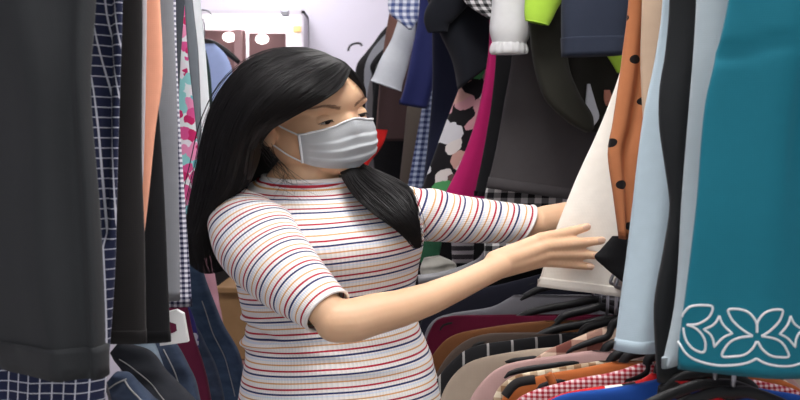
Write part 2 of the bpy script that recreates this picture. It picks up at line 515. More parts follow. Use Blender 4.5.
G('shirt', 'fine navy and white gingham shirt below and behind the grey knit skirt', 'shirt', gingham('fine_navy_gingham', (226, 224, 232), (38, 38, 66), .0088, .0075),
  [(120, ty(Y), 175, ty(Y)), (120, 0, 176.5, 0), (125, 110, 180, 110), (128, 200, 185.5, 200), (130, 308, 192.5, 306)], Y, LL, th=.016, amp=.004, freq=1.6, seed=8)
Y = 1.6
G('dress', 'dark slate dress between gingham shirt and pink floral dress', 'dress', plain('slate_cloth', (68, 72, 78)),
  [(130, ty(Y), 185, ty(Y)), (130, -10, 185, -10), (140, 60, 180.5, 60), (140, 130, 178, 130), (140, 215, 181, 215)], Y, LL, th=.02, amp=.004, freq=1.5, seed=9)
Y = 1.9
G('trousers', 'slim grey trouser leg hanging in front of the pink floral dress', 'trousers', plain('grey_suiting', (112, 118, 124)),
  [(183, ty(Y), 191, ty(Y)), (184, -10, 192, -10), (188, 55, 198, 50), (194, 110, 200.5, 110), (198, 150, 201.5, 150)], Y, LL, th=.014, amp=.002, freq=1, seed=10)
Y = 1.98
G('dress', 'pink and turquoise floral dress on white, left of the black hair', 'dress', floral('pink_floral', (232, 238, 240), [(206, 46, 108), (240, 150, 190), (150, 214, 214), (224, 90, 150), (120, 204, 208), (238, 232, 238)], 46, .3, .7),
  [(140, ty(Y), 190, ty(Y)), (140, 0, 192, 0), (150, 60, 197, 60), (160, 110, 199.5, 110), (165, 170, 200, 170), (168, 225, 196, 225)], Y, LL, th=.03, amp=.006, freq=1.5, seed=11)
Y = 2.08
G('shirt', 'white shirt farthest on the left rack, against the black hair', 'shirt', plain('white_cotton', (232, 240, 242)),
  [(150, ty(Y), 199, ty(Y)), (150, -10, 200, -10), (160, 60, 206, 60), (165, 120, 210, 120), (165, 200, 207, 200), (165, 260, 200, 260)], Y, LL, th=.03, amp=.006, freq=1.5, seed=12)

# blue shirt far behind, on its own hanger
HANG = solid('black_plastic', (20, 20, 22), .5, 0, .06, .3)
Y = 3.3
o = G('shirt', 'periwinkle blue shirt on black hanger far behind the hair', 'shirt', plain('periwinkle', (172, 190, 236)),
  [(196, 44, 215, 44), (186, 50, 223, 51), (180, 60, 229, 60), (178, 75, 233, 74), (178, 120, 234, 120), (178, 330, 234, 330)], Y, None, th=.05, amp=.01, freq=1.2, seed=13)
def hanger(name, label, cx, cz, Y, half, drop, zrail, mat=HANG, group=None, r=.008, droop=1.6):
    """shoulder-shaped plastic hanger with a wire hook"""
    e = empty(name, (cx, Y, cz), label, 'hanger', group)
    pts = []
    for i in range(25):
        t = -1+2*i/24
        pts.append((cx+half*t, Y, cz-drop*abs(t)**droop-.004*math.exp(-(t/.1)**2)))
    m = MB(); m.tube(pts, [r*(1-.35*abs(-1+2*i/24)**4) for i in range(25)], 10, .8, up=(0, 0, 1)); m.build('arms', mat, e)
    hk = [(cx, Y, cz-.004), (cx, Y, zrail-.02)]
    R = .022
    for i in range(13):
        a = -PI*.55+i/12*PI*1.35
        hk.append((cx+R*math.sin(a)*1.15, Y, zrail-.008+R*math.cos(a)))
    m = MB(); m.tube(cat(hk, 40), .0028, 8); m.build('hook', STEEL, e)
    return e
a = P(204, 45, Y)
hanger('clothes_hanger', 'black plastic hanger holding the periwinkle blue shirt', a.x, a.z+.012, Y, .115, .07, a.z+.10, r=.011)
G('jacket', 'dark green jacket edge below the periwinkle blue shirt', 'jacket', plain('bottle_green', (44, 60, 58)),
  [(150, 55, 206, 50), (160, 70, 210, 70), (165, 110, 213, 110), (165, 200, 213, 200)], 3.0, None, th=.04, amp=.006, seed=14)

# ------------------------------------------------------------------ left rack, lower rail: jeans
def jeans(label, rows, Y, mat, seed, th=.03, catg='jeans', **kw):
    o = G('jeans' if catg == 'jeans' else catg, label, catg, mat, rows, Y, LOWL if catg == 'jeans' else None, th=th, amp=kw.pop('amp', .012), freq=1.3, seed=seed, **kw)
    return o
DB, DM, DP, DK = denim('blue_denim', (32, 48, 70), .6), denim('mid_denim', (30, 40, 58), .55), denim('pale_denim', (98, 112, 124), .6), denim('black_denim', (30, 32, 38), .25)
THR = plain('denim_thread', (150, 150, 150))
def seam(src, pts, Y, parent, name='seam_thread', r=.0011):
    line, mm = drape_band('x', src, THR, [p for p in cat(pts, 30)], Y, .0006, r, parent)
    mm.build(name, THR, parent)
j1 = jeans('wide dark blue jeans sloping beside the striped torso', [(160, 250, 200, 262), (184, 285, 208, 290), (190, 312, 220, 322), (195, 345, 238, 352), (206, 378, 246, 385), (218, 440, 252, 440)], 1.98, DB, 21, .07, amp=.02)
seam(j1, [(203, 300), (213, 330), (226, 360), (236, 395)], 1.98, j1)
jeans('dark blue jeans right of the maroon garment', [(170, 330, 194, 322), (188, 346, 203, 340), (200, 378, 217, 372), (212, 440, 232, 440)], 1.86, DM, 22, .04)
G('trousers', 'maroon trousers below the white plastic clip', 'trousers', plain('maroon_cloth', (92, 28, 54)),
  [(150, 300, 186, 300), (165, 335, 193, 332), (179, 362, 203, 362), (190, 400, 211, 398), (200, 450, 220, 450)], 1.72, None, th=.03, amp=.006, seed=23)
G('scarf', 'small violet cloth edge right of the white plastic clip', 'scarf', floral('violet_print', (60, 54, 120), [(200, 200, 214), (60, 54, 120), (60, 54, 120), (44, 40, 90)], 60, 1.1, .4),
  [(172, 300, 188, 304), (176, 314, 193, 316), (180, 332, 199, 336), (190, 346, 199, 348)], 1.80, None, th=.014, amp=.004, seed=24)
j2 = jeans('stonewashed blue jeans left of the maroon trousers', [(135, 330, 160, 328), (146, 346, 178, 345), (160, 366, 190, 366), (172, 396, 200, 396), (184, 450, 212, 450)], 1.6, DM, 25, .05, amp=.018)
seam(j2, [(166, 347), (176, 366), (184, 396)], 1.6, j2)
jeans('pale blue jeans waistband beside the black hems', [(114, 340, 148, 336), (126, 348, 156, 346), (140, 362, 164, 362), (152, 400, 172, 400), (160, 450, 182, 450)], 1.5, DP, 26, .04, amp=.016)
j3 = jeans('black jeans sloping across the pale blue jeans', [(112, 352, 120, 342), (116, 361, 147, 351), (134, 379, 168, 378), (156, 402, 191, 401), (186, 446, 226, 440)], 1.38, DK, 27, .05, amp=.012)
hem_j = [(119, 347), (133, 350), (147, 352)]
seam(j3, [(122, 357), (143, 372), (170, 401)], 1.38, j3, r=.0008)
j4 = jeans('dark navy jeans lowest at the left beside metal clip', [(103, 388, 116, 372), (106, 395, 128, 373), (116, 408, 146, 390), (136, 440, 178, 424)], 1.27, DM, 28, .05)
seam(j4, [(107, 390), (118, 382), (129, 377)], 1.27, j4); seam(j4, [(127, 378), (138, 390), (152, 404)], 1.27, j4)
G('blouse', 'small dusty pink blouse far behind under the hair', 'blouse', plain('dusty_pink_far', (176, 130, 142)),
  [(190, 240, 208, 240), (196, 270, 215, 275), (205, 300, 220, 305), (208, 330, 224, 330)], 2.5, None, th=.03, amp=.006, seed=29)
G('jacket', 'near-black jacket far behind the blue jeans', 'jacket', BLK, [(180, 200, 232, 200), (185, 280, 236, 280), (190, 330, 238, 330), (190, 460, 240, 460)], 3.0, None, th=.05, amp=.01, seed=30)
# cardboard box on a stand far behind
KR = NT('cardboard'); uvv, _u, _v = KR.uv(); KR.link(KR.mix(KR.noise(uvv, 20, 3), srgb(124, 92, 58), srgb(142, 110, 74)), KR.b.inputs['Base Color']); KR.b.inputs['Roughness'].default_value = .85
a, b = P(214, 288, 2.7), P(262, 360, 2.7)
e = empty('cardboard_box', ((a.x+b.x)/2, 2.85, b.z), 'brown cardboard box between the blue jeans and the striped shirt', 'box')
m = MB(); m.box((a.x, 2.7, b.z), (b.x, 3.0, a.z), .004); m.build('carton', KR.m, e, False)
m = MB(); m.box((a.x-.002, 2.68, a.z-.012), (b.x+.002, 2.72, a.z+.004), .003); m.build('flap', KR.m, e, False)
e2 = empty('stool', ((a.x+b.x)/2, 2.85, 0), 'dark stool carrying the brown cardboard box', 'stool')
m = MB(); m.box((a.x-.03, 2.66, b.z-.03), (b.x+.03, 3.04, b.z-.001), .006); m.build('seat', BRN, e2, False)
for xx in (a.x, b.x):
    for yy in (2.7, 3.0):
        m = MB(); m.tube([(xx, yy, 0), (xx, yy, b.z-.03)], .014, 10); m.build('leg', STEEL, e2)
# white plastic clip with a dark opening
WPL = solid('white_plastic', (228, 228, 226), .4)
def plate(pts, Y, th, name, mat, parent=None):
    """flat solid from a photo outline at depth Y"""
    f = [P(x, y, Y) for x, y in pts]; n = len(f)
    vs = f+[p+Vector((0, th, 0)) for p in f]
    fs = [tuple(range(n)), tuple(reversed(range(n, 2*n)))]+[(i, i+n, (i+1) % n+n, (i+1) % n) for i in range(n)]
    return link_mesh(name, vs, fs, mat, parent, [(v.x, v.z) for v in vs], False)
cl = plate([(159, 338), (172, 334), (177, 331), (176, 324), (170, 322), (168, 312), (176, 310), (183, 314), (188, 342), (160, 346)], 1.46, .012, 'size_clip', WPL)
tag(cl, 'white plastic clip with a dark notch hanging below black trousers', 'clip')
# wire clips of the lower hangers
for pts, lab in (([(105, 283), (112, 296), (119, 316), (122, 328), (117, 333)], 'bent metal clip hook above the black jeans'), ([(98, 360), (103, 375), (108, 392), (113, 412)], 'bent metal clip hook at the windowpane skirt hem')):
    m = MB(); m.tube([P(x, y, 1.22) for x, y in cat(pts, 24)], .0028, 8, .6); o = m.build('hanger_clip', solid('dark_steel', (84, 84, 88), .4, .8)); tag(o, lab, 'hanger clip')

# ------------------------------------------------------------------ right rack, upper rail
TEAL = plain('teal_crepe', (24, 108, 126), .7, .1, .08)
Y = 1.05
dress = G('dress', 'teal dress with white petal embroidery on its hem', 'dress', TEAL,
  [(742, ty(Y), 985, ty(Y)), (729, -15, 975, -15), (716, 55, 965, 60), (705, 105, 965, 110), (696, 200, 965, 200), (687, 275, 968, 280), (678, 345, 970, 360), (677, 368, 972, 388)], Y, RL, th=.03, amp=.0065, freq=.9, seed=31, N=96, M=80,
  extra=lambda cx, s, sa: -.012*math.exp(-((cx+.28)/.05)**2)*math.exp(-((s-.68)/.09)**2)-.006*math.exp(-((s-.585+.034*(cx+.96))/.007)**2)*max(0, min(1, (-.38-cx)*6))+.006*math.exp(-((cx+.45)/.2)**2))
STI = plain('white_stitching', (222, 226, 228), .6)
def zp(pts): return [(660+x/3.892, 280+y/3.333) for x, y in pts]
def zq(pts): return [(660+x/3.892, 280+y/3.892) for x, y in pts]
motif = [
 [(84, 140), (88, 122), (100, 104), (116, 95), (150, 91), (187, 95), (184, 122), (165, 146), (130, 165), (94, 168)],
 [(94, 168), (125, 180), (150, 205), (162, 238), (155, 271), (122, 263), (97, 238), (86, 210), (83, 180)],
 [(213, 130), (222, 155), (238, 176), (260, 196), (232, 210), (212, 228), (194, 250), (190, 222), (178, 200), (155, 184), (185, 170), (203, 152), (213, 130)],
 [(332, 203), (300, 183), (268, 155), (251, 128), (248, 106), (285, 103), (318, 114), (340, 138), (348, 160), (348.3, 190)],
 [(347, 222), (330, 252), (300, 276), (262, 284), (223, 284), (234, 252), (256, 226), (290, 210), (332, 203)],
 [(70, 240), (84, 270), (110, 294), (150, 310), (205, 320), (260, 317), (310, 306), (345, 288)],
]
half = motif[2:6]
mir = [[(697-x if i != 3 else 694-x, y) for x, y in c] for i, c in enumerate(half)]
mir[3] = [(690-x, y) for x, y in half[3]]
curves = motif+mir
emb = MB()
for cset in curves:
    pts = zq(cat(cset, 46))
    if cset is motif[2] or cset is mir[0]:
        pts = zq(sum([cat(cset[k:k+4], 12)[:-1] for k in (0, 3, 6, 9)], [])+[cset[-1]])
    line, mm = drape_band('x', dress, STI, pts, Y, .0004, .0013, dress)
    emb.add(mm.v, mm.f)
o = emb.build('embroidery', STI, dress); o['label'] = 'white stitched petals, diamonds and scallops'
pts = [(x, 379.5+(-8+ (x-684)*.21 if x < 720 else (x-720)*.055)) for x in range(684, 812, 4)]
Y = 1.13
G('dress', 'pale grey dress between the black garment and the teal dress', 'dress', plain('pale_blue_grey', (168, 180, 186)),
  [(702, ty(Y), 800, ty(Y)), (697, -10, 800, -10), (690, 100, 800, 100), (683, 200, 790, 200), (675, 300, 760, 300), (660, 367, 720, 350)], Y, RL, th=.022, amp=.006, freq=2.2, seed=32)
Y = 1.21
o = G('trousers', 'long black trousers between light blue and pale grey dresses', 'trousers', plain('black_crepe', (32, 34, 36), .75),
  [(672, ty(Y), 780, ty(Y)), (670, 0, 770, 0), (666, 52, 760, 52), (660, 88, 750, 88), (659, 125, 740, 125), (664, 168, 730, 168), (668, 205, 730, 205), (662, 245, 720, 245), (652, 300, 710, 300), (653, 345, 700, 345), (656, 381, 690, 380)], Y, RL, th=.024, amp=.006, freq=2.2, seed=33)
Y = 1.31
LB = plain('light_blue_linen', (180, 198, 208))
o = G('skirt', 'light blue linen skirt left of the long black trousers', 'skirt', LB,
  [(665, ty(Y), 780, ty(Y)), (663, 0, 770, 0), (656, 60, 750, 60), (646, 110, 740, 110), (639, 160, 735, 160), (634, 205, 730, 205), (628, 255, 720, 255), (620, 312, 710, 312), (615, 350, 705, 352)], Y, RL, th=.03, amp=.007, freq=2.2, seed=34)
hem_of(o, 'hem_band', .016, .0007, LB)
Y = 1.42
G('blouse', 'sand beige blouse strip between spotted tan dress and light blue skirt', 'blouse', plain('sand_cloth', (196, 170, 146)),
  [(645, ty(Y), 740, ty(Y)), (642, 0, 730, 0), (641, 55, 730, 60), (642, 100, 720, 100), (645, 160, 710, 160), (648, 215, 700, 215)], Y, RL, th=.02, amp=.004, freq=2, seed=35)
Y = 1.5
G('dress', 'tan brown dress with black polka dots beside the cream skirt', 'dress', dotted('tan_polka', (176, 112, 74), (26, 22, 22), .058, .062, .0068),
  [(632, ty(Y), 700, ty(Y)), (629, -5, 690, -5), (622, 60, 690, 60), (612, 125, 680, 125), (607, 152, 670, 152), (612, 195, 660, 195), (618, 238, 645, 240)], Y, RL, th=.03, amp=.009, freq=2.4, seed=36,
  extra=lambda cx, s, sa: -.02*math.exp(-((cx+.42)/.14)**2)*min(1, s*1.4))
Y = 1.575
tri = [(612, 236, 645, 236), (600, 250, 650, 252), (594.5, 257, 650, 262), (603, 266, 650, 268), (616, 277, 650, 276), (626, 285, 650, 286)]
G('pouch', 'black cloth corner poking over the cream skirt at the fingertips', 'pouch', plain('black_satin', (24, 24, 26), .5), tri, Y, None, th=.014, amp=.002, seed=37, M=60)
Y = 1.67
CREAM = plain('cream_crepe', (243, 238, 227), .8)
cream = G('skirt', 'cream white skirt touched by the fingers of the person', 'skirt', CREAM,
  [(626, 45, 690, 40), (619, 74, 685, 70), (602, 122, 682, 120), (576, 180, 680, 180), (552, 240, 680, 245), (537.5, 286, 682, 304)], Y, RL, th=.016, amp=.0035, freq=1.4, seed=38, M=64, topamp=.6)
hem_of(cream, 'hem_band', .016, .0012, CREAM)

# behind
Y = 1.86
NV = plain('dark_navy_cotton', (40, 46, 60))
o = G('shorts', 'dark navy shorts leg above the dark grey trousers', 'shorts', NV,
  [(566, ty(Y), 640, ty(Y)), (562, -10, 632, -10), (561, 20, 627, 20), (562, 57, 622, 55)], Y, RL, th=.05, amp=.004, freq=1.2, seed=39)
hem_of(o, 'hem_band', .034, .0015, NV)
LIME = plain('lime_jersey', (166, 206, 70))
def sleeve(label, catg, mat, pts, rs, Y, seed, group=RL, name='shirt', flat=.6, cuff=None, parent=None, n=28):
    C = [tuple(P(x, y, Y))+(r*Y/1000,) for (x, y), r in zip(pts, rs)]
    C = cat(C, 30)
    m = MB(); m.tube([c[:3] for c in C], [c[3]*(1+.02*math.sin(i*.5+seed)) for i, c in enumerate(C)], n, flat, cap=False, up=(1, 0, 0))
    # inside face of the sleeve
    m2 = MB(); m2.tube([c[:3] for c in C], [c[3]*.9 for i, c in enumerate(C)], n, flat, cap=False, up=(1, 0, 0))
    b = len(m.v); L = (len(C)-1)*n
    m.add(m2.v, [tuple(reversed(f)) for f in m2.f], m2.uv)
    for j in range(n): m.f.append((L+j, b+L+j, b+L+(j+1) % n, L+(j+1) % n))
    o = m.build(name, mat, parent)
    return tag(o, label, catg, group) if label else o
lt = sleeve('lime green shirt sleeve opening at the top, left of the navy shorts', 'shirt', LIME, [(556, -70), (548, -20), (541, 5), (537, 23)], [22, 20, 17, 12], 1.93, 1)
rr = P(537, 20, 1.93)
G('shirt', 'lime green cloth edge peeking beside the spotted tan dress', 'shirt', LIME, [(600, 40, 630, 38), (606, 54, 630, 54), (612, 64, 626, 66), (617, 73, 622, 73)], 2.0, None, th=.012, amp=.002, seed=41)
OLV = plain('dark_olive_cloth', (40, 40, 34))
Y = 2.0
G('jacket', 'dark olive jacket sleeve hanging below the lime sleeve', 'jacket', OLV,
  [(524, ty(Y), 560, ty(Y)), (524, -20, 558, -20), (530, 40, 566, 40), (535, 72, 570, 70), (545, 100, 580, 95), (566, 121, 592, 115), (586, 133, 593, 128)], Y, RL, th=.05, amp=.004, seed=42, N=40)
Y = 2.28
Y = 2.06
G('jacket', 'brown-black jacket below the navy shorts, behind the olive sleeve', 'jacket', plain('brown_black_cloth', (37, 36, 31)),
  [(548, ty(Y), 650, ty(Y)), (556, 0, 650, 0), (562, 60, 650, 60), (572, 100, 645, 100), (585, 122, 640, 126), (591, 132, 640, 140)], Y, RL, th=.025, amp=.008, seed=43)
G('blouse', 'small pale grey cloth tip between olive sleeve and cream skirt', 'blouse', plain('pale_grey_tip', (196, 200, 206)), [(587, 84, 590, 84), (585.5, 100, 596, 104), (584.5, 115, 599, 118), (585, 124, 592, 128)], 2.05, None, th=.012, amp=.001, seed=44)
G('blouse', 'tiny salmon cloth tip above the cream skirt', 'blouse', plain('salmon_tip', (190, 128, 108)), [(604, 90, 610, 90), (604, 100, 612, 99), (606, 106, 609, 106)], 2.04, None, th=.012, amp=.001, seed=45)
Y = 2.02
WH = plain('white_gauze', (198, 198, 199))
wb = sleeve('white blouse sleeve with gathered cuff, left of the lime sleeve', 'blouse', WH, [(522, -90), (515, -40), (512, 0), (510, 30), (509, 44)], [22, 21, 20, 20, 17], Y, 3, name='blouse', flat=.7)
k_ = [tuple(P(509, y, Y))+(r*Y/1000,) for y, r in ((43, 16.5), (46, 18), (51, 19), (54, 17.5))]
m = MB(); C = cat(k_, 14); m.tube([c[:3] for c in C], [c[3] for c in C], 40, .7, up=(1, 0, 0))
for i, v in enumerate(m.v): v.y += .004*math.sin((i % 40)*2.4); v.x += .002*math.sin((i % 40)*3.1)
m.build('cuff', WH, wb)
Y = 2.14
GT = plain('dark_grey_twill', (66, 63, 64), .8)
o = G('trousers', 'dark grey trousers above the black and white gingham skirt', 'trousers', GT,
  [(520, ty(Y), 600, ty(Y)), (516, 0, 600, 0), (512, 58, 602, 58), (505, 100, 604, 105), (496, 150, 604, 155), (487, 188, 602, 204)], Y, RL, th=.03, amp=.005, freq=1.0, seed=46)
hem_of(o, 'hem_band', .024, .0015, GT)
Y = 2.2
G('skirt', 'black and white gingham skirt showing under dark grey trousers', 'skirt', gingham('bold_gingham', (208, 206, 204), (28, 28, 30), .030, .0235),
  [(530, ty(Y), 590, ty(Y)), (525, 50, 590, 50), (512, 160, 575, 160), (487, 186, 575, 186), (485, 230, 572, 235), (484, 262, 570, 272)], Y, RL, th=.03, amp=.006, freq=1.4, seed=47)
Y = 2.28
G('dress', 'plain black dress between magenta dress and dark grey trousers', 'dress', BLK2, [(500, ty(Y), 560, ty(Y)), (497, 40, 550, 40), (492, 100, 540, 100), (482, 160, 530, 160), (474, 196, 520, 196)], Y, RL, th=.03, amp=.006, seed=48)
Y = 2.36
G('dress', 'magenta pink dress flaring towards its hem', 'dress', plain('magenta_crepe', (186, 32, 102), .75),
  [(490, ty(Y), 505, ty(Y)), (489, 40, 502, 40), (483, 85, 500, 85), (474, 125, 496, 130), (459, 165, 492, 170), (440, 203, 488, 206)], Y, RL, th=.04, amp=.008, freq=1.5, seed=49)
Y = 2.46
G('dress', 'black dress with white, pink and green flowers left of the magenta dress', 'dress', floral('dark_floral', (24, 22, 25), [(196, 196, 200), (24, 22, 25), (190, 140, 146), (206, 200, 196), (24, 22, 25), (78, 150, 92), (96, 74, 72), (24, 22, 25), (190, 150, 140)], 24, 2.35, .68),
  [(480, ty(Y), 510, ty(Y)), (474, 35, 505, 35), (462, 80, 500, 80), (447, 120, 492, 120), (433, 158, 480, 160), (418, 200, 470, 205)], Y, RL, th=.04, amp=.008, freq=1.5, seed=50)
Y = 2.3
G('scarf', 'black and white gingham scarf at the top beside the white sleeve', 'scarf', gingham('small_bold_gingham', (214, 212, 212), (26, 26, 28), .018, .0145), [(458, -40, 500, -40), (461, -5, 499, -5), (470, 7, 498.5, 7), (486, 17, 498, 16), (494, 22, 497, 22)], Y, RL, th=.02, amp=.003, seed=51)
BNV = plain('blue_black_wool', (24, 26, 32), .9)
Y = 2.42
jk = G('jacket', 'bulky blue-black jacket at the top above the floral dress', 'jacket', BNV,
  [(440, ty(Y), 520, ty(Y)), (424, -20, 510, -20), (430, 10, 508, 10), (440, 34, 505, 30), (452, 60, 500, 45), (458, 90, 498, 60)], Y, RL, th=.10, amp=.01, freq=1.5, seed=52)
sleeve(None, None, BNV, [(470, -30), (450, 0), (438, 18), (438, 32)], [20, 17, 14, 10], 2.36, 4, name='sleeve', parent=jk)
Y = 2.62
G('trousers', 'dark navy trousers behind the floral dress', 'trousers', plain('dark_navy_wool', (28, 31, 50)),
  [(432, ty(Y), 480, ty(Y)), (432, 30, 475, 30), (432, 90, 470, 90), (428, 140, 462, 140), (422, 195, 450, 195)], Y, RL, th=.05, amp=.007, seed=53)
Y = 2.8
o = G('trousers', 'royal navy trousers beside the white sleeve', 'trousers', plain('royal_navy', (40, 46, 96), .8),
  [(420, ty(Y), 450, ty(Y)), (419, 10, 446, 10), (412, 50, 440, 50), (405, 85, 433, 85), (399, 104, 427, 109)], Y, RL, th=.05, amp=.006, seed=54)
Y = 2.95
G('shirt', 'blue and white gingham shirt in a narrow strip under the royal navy trousers', 'shirt', gingham('blue_gingham', (172, 184, 206), (44, 54, 92), .02, .016),
  [(440, ty(Y), 520, ty(Y)), (425, 20, 480, 20), (424, 90, 440, 90), (416, 140, 434, 140), (406, 195, 428, 195)], Y, RL, th=.03, amp=.005, seed=55)
Y = 3.05
sleeve('white shirt sleeve cut off at a slant before the brown coats', 'shirt', plain('white_poplin', (198, 202, 208)), [(408, 15), (403, 40), (393, 66), (386, 86)], [8, 11, 14, 16], Y, 5, flat=.6)
Y = 2.9
G('shirt', 'pale blue gingham shirt at the top beside the royal navy trousers', 'shirt', gingham('pale_blue_gingham', (222, 226, 236), (70, 84, 134), .022, .018), [(390, -40, 425, -40), (388, 0, 422, 0), (390, 14, 419, 18), (402, 24, 414, 26), (408, 29, 412, 29)], Y, RL, th=.03, amp=.004, seed=56)
Y = 3.4
BR1 = plain('brown_wool', (104, 74, 66)); BR2 = plain('dark_brown_wool', (62, 46, 46))
G('coat', 'lighter brown coat behind the white shirt sleeve', 'coat', BR1, [(400, ty(Y), 420, ty(Y)), (390, 10, 412, 10), (384, 45, 410, 45), (379, 90, 410, 90), (375, 140, 408, 141)], Y, RL, th=.06, amp=.008, seed=57)
Y = 3.3
G('coat', 'dark brown coat below the slanted white sleeve', 'coat', BR2, [(430, ty(Y), 520, ty(Y)), (414, 40, 470, 40), (384, 72, 440, 70), (379, 100, 430, 100), (377, 141, 420, 141)], Y, RL, th=.05, amp=.006, seed=58)
Y = 3.6
G('jacket', 'near-black jacket below the dark brown coat', 'jacket', BLK2, [(430, ty(Y), 520, ty(Y)), (400, 30, 470, 30), (376, 80, 440, 80), (372, 140, 430, 140), (374, 172, 420, 172), (372, 210, 415, 210)], Y, RL, th=.06, amp=.008, seed=59)
G('trousers', 'mid grey trousers right of the mask, behind', 'trousers', plain('mid_grey_cloth', (104, 100, 102)), [(430, ty(3.75), 520, ty(3.75)), (396, 30, 470, 30), (370, 80, 440, 80), (366, 130, 430, 130), (364, 190, 420, 190)], 3.75, RL, th=.05, amp=.006, seed=60)
G('trousers', 'taupe trousers between near-black jacket and blue gingham strip', 'trousers', plain('taupe_cloth', (92, 84, 76)), [(440, ty(3.2), 520, ty(3.2)), (420, 40, 480, 40), (408, 100, 450, 100), (404, 140, 440, 140), (398, 195, 430, 195)], 3.2, RL, th=.04, amp=.006, seed=61)
G('blouse', 'bright red cloth showing below the mask', 'blouse', plain('bright_red', (206, 36, 34)), [(362, 128, 388, 130), (358, 142, 384, 142), (354, 158, 378, 152), (352, 170, 368, 166), (350, 200, 364, 200)], 3.05, None, th=.03, amp=.004, seed=62)
# far hangers and dark garments
Y = 3.95
far = [((352, 40), 'thin black hanger hook against the white wall', 0)]
m = MB(); m.tube([P(x, y, 3.9) for x, y in cat([(348, 51), (350, 46), (355, 43.5), (360, 43.5), (362, 46)], 20)], .006, 8, .7); o = m.build('hanger_hook', HANG); tag(o, 'thin black hanger hook against the white back wall', 'hook')
G('jacket', 'black jacket shoulder on the far rail beside the white wall', 'jacket', BLK, [(440, ty(3.9), 500, ty(3.9)), (396, 18, 470, 18), (382, 31, 460, 30), (374, 42, 450, 42), (366, 52, 440, 52), (357, 64, 430, 64), (355, 80, 430, 80), (354, 200, 420, 200)], 3.9, RL, th=.06, amp=.008, seed=63)
G('shirt', 'pale grey shirt shoulder on the far rail', 'shirt', plain('far_grey', (150, 152, 158)), [(440, ty(3.82), 500, ty(3.82)), (396, 24, 460, 24), (380, 40, 450, 40), (372, 50, 440, 50), (366, 62, 430, 62), (364, 74, 430, 74), (366, 130, 420, 130)], 3.82, RL, th=.03, amp=.006, seed=64)
G('jacket', 'small black jacket shoulder before the pale grey far shirt', 'jacket', BLK2, [(440, ty(3.72), 500, ty(3.72)), (398, 30, 460, 30), (384, 48, 450, 48), (376, 56, 440, 56), (370, 66, 430, 66), (372, 76, 430, 78), (374, 150, 420, 150)], 3.72, RL, th=.04, amp=.006, seed=65)
# ------------------------------------------------------------------ right rack, lower rail: shirts on hangers seen from above
XR = .37
def lower_shirt(kind, label, mat, Y, path, seed, th=.034, trim=None, hang=True, hlabel=None):
    cx = XR/Y*FPX+400
    rows = []
    top = path[-1]
    for (x, y) in reversed(path):
        rows.append((x, y, 2*cx-x, y))
    x, y = path[0]
    for dx, dy in ((-3, 30), (-5, 90), (-6, 330)):
        rows.append((x+dx, y+dy, 2*cx-x-dx, y+dy))
    o = G(kind, label, kind, mat, rows, Y, LOWR, th=th, amp=.008, freq=1.2, seed=seed, M=90, N=44, topamp=.25)
    if trim:
        m = MB(); m.tube([P(px, py-1, Y-th*.2) for px, py in cat(path[1:], 24)], .006, 8, 1.4, up=(0, 0, 1)); m.build('neck_trim', trim, o)
    if hang:
        n = P(top[0], top[1], Y); z0 = n.z+.012
        shirt_hanger(hlabel, path, Y)
    return o
def shirt_hanger(label, path, Y):
    """hanger whose arms follow inside the shoulders of the shirt and show at its neck"""
    cx = XR/Y*FPX+400
    n = path[-1]
    half_ = [P(*path[1], Y).lerp(P(*path[2], Y), .6)+Vector((.004, 0, -.03))]+[P(x, y, Y)+Vector((.006, 0, -.013)) for x, y in path[2:]]
    c = P(cx, n[1]-(cx-n[0])*.10-3, Y)
    half_ += [P(n[0], n[1], Y).lerp(c, .35)+Vector((0, 0, .004)), c.lerp(P(n[0], n[1], Y), .25)+Vector((0, 0, .008)), c+Vector((0, 0, .012))]
    H_ = [tuple(p) for p in half_]
    full = cat(H_, 26)+[(2*c.x-p[0], p[1], p[2]) for p in reversed(cat(H_, 26)[:-1])]
    K_ = len(full)
    e = empty('clothes_hanger', c, label, 'hanger', 'black hangers on the lower rail of the right rack')
    m = MB(); m.tube(full, [.004+.0038*math.sin(PI*i/(K_-1)) for i in range(K_)], 10, .8, up=(0, 0, 1)); m.build('arms', HANG, e)
    zr = max(RLZ+.012, c.z+.05)
    hk = [(c.x, Y, c.z+.01), (c.x, Y, zr-.02)]
    for i in range(13):
        a = -PI*.55+i/12*PI*1.35
        hk.append((c.x+.025*math.sin(a), Y, zr-.008+.022*math.cos(a)))
    m = MB(); m.tube(cat(hk, 40), .0028, 8); m.build('hook', STEEL, e)
NVY = plain('ink_navy', (24, 25, 36)); RY = plain('royal_blue', (30, 72, 148)); RED = plain('scarlet_cloth', (196, 30, 38))
MAR = plain('burgundy', (100, 23, 50)); CAM = plain('camel_brown', (99, 62, 36)); TAU = plain('dark_taupe', (72, 61, 55)); KH = plain('khaki_beige', (184, 168, 150))
PK = plain('dusty_pink', (176, 143, 139)); ORG = plain('rust_orange', (175, 98, 52)); GRY = plain('steel_grey', (122, 122, 128))
RG = gingham('red_gingham', (226, 206, 206), (150, 24, 36), .0078, .0060)
CHK = gingham('brown_plaid', (206, 180, 160), (110, 64, 56), .05, .04)
CHK2 = gingham('tan_check', (210, 196, 172), (128, 96, 70), .022, .018)
PRN = floral('red_print', (196, 34, 36), [(24, 22, 24), (226, 224, 222), (24, 22, 24), (196, 34, 36)], 34, 2.2, .55)
kbs, cbs, uvb, ub, vb = striped('ticking', [(0, (30, 30, 32)), (.9, (150, 148, 146))], .042, 'u')
BST = cloth_finish(kbs, cbs)
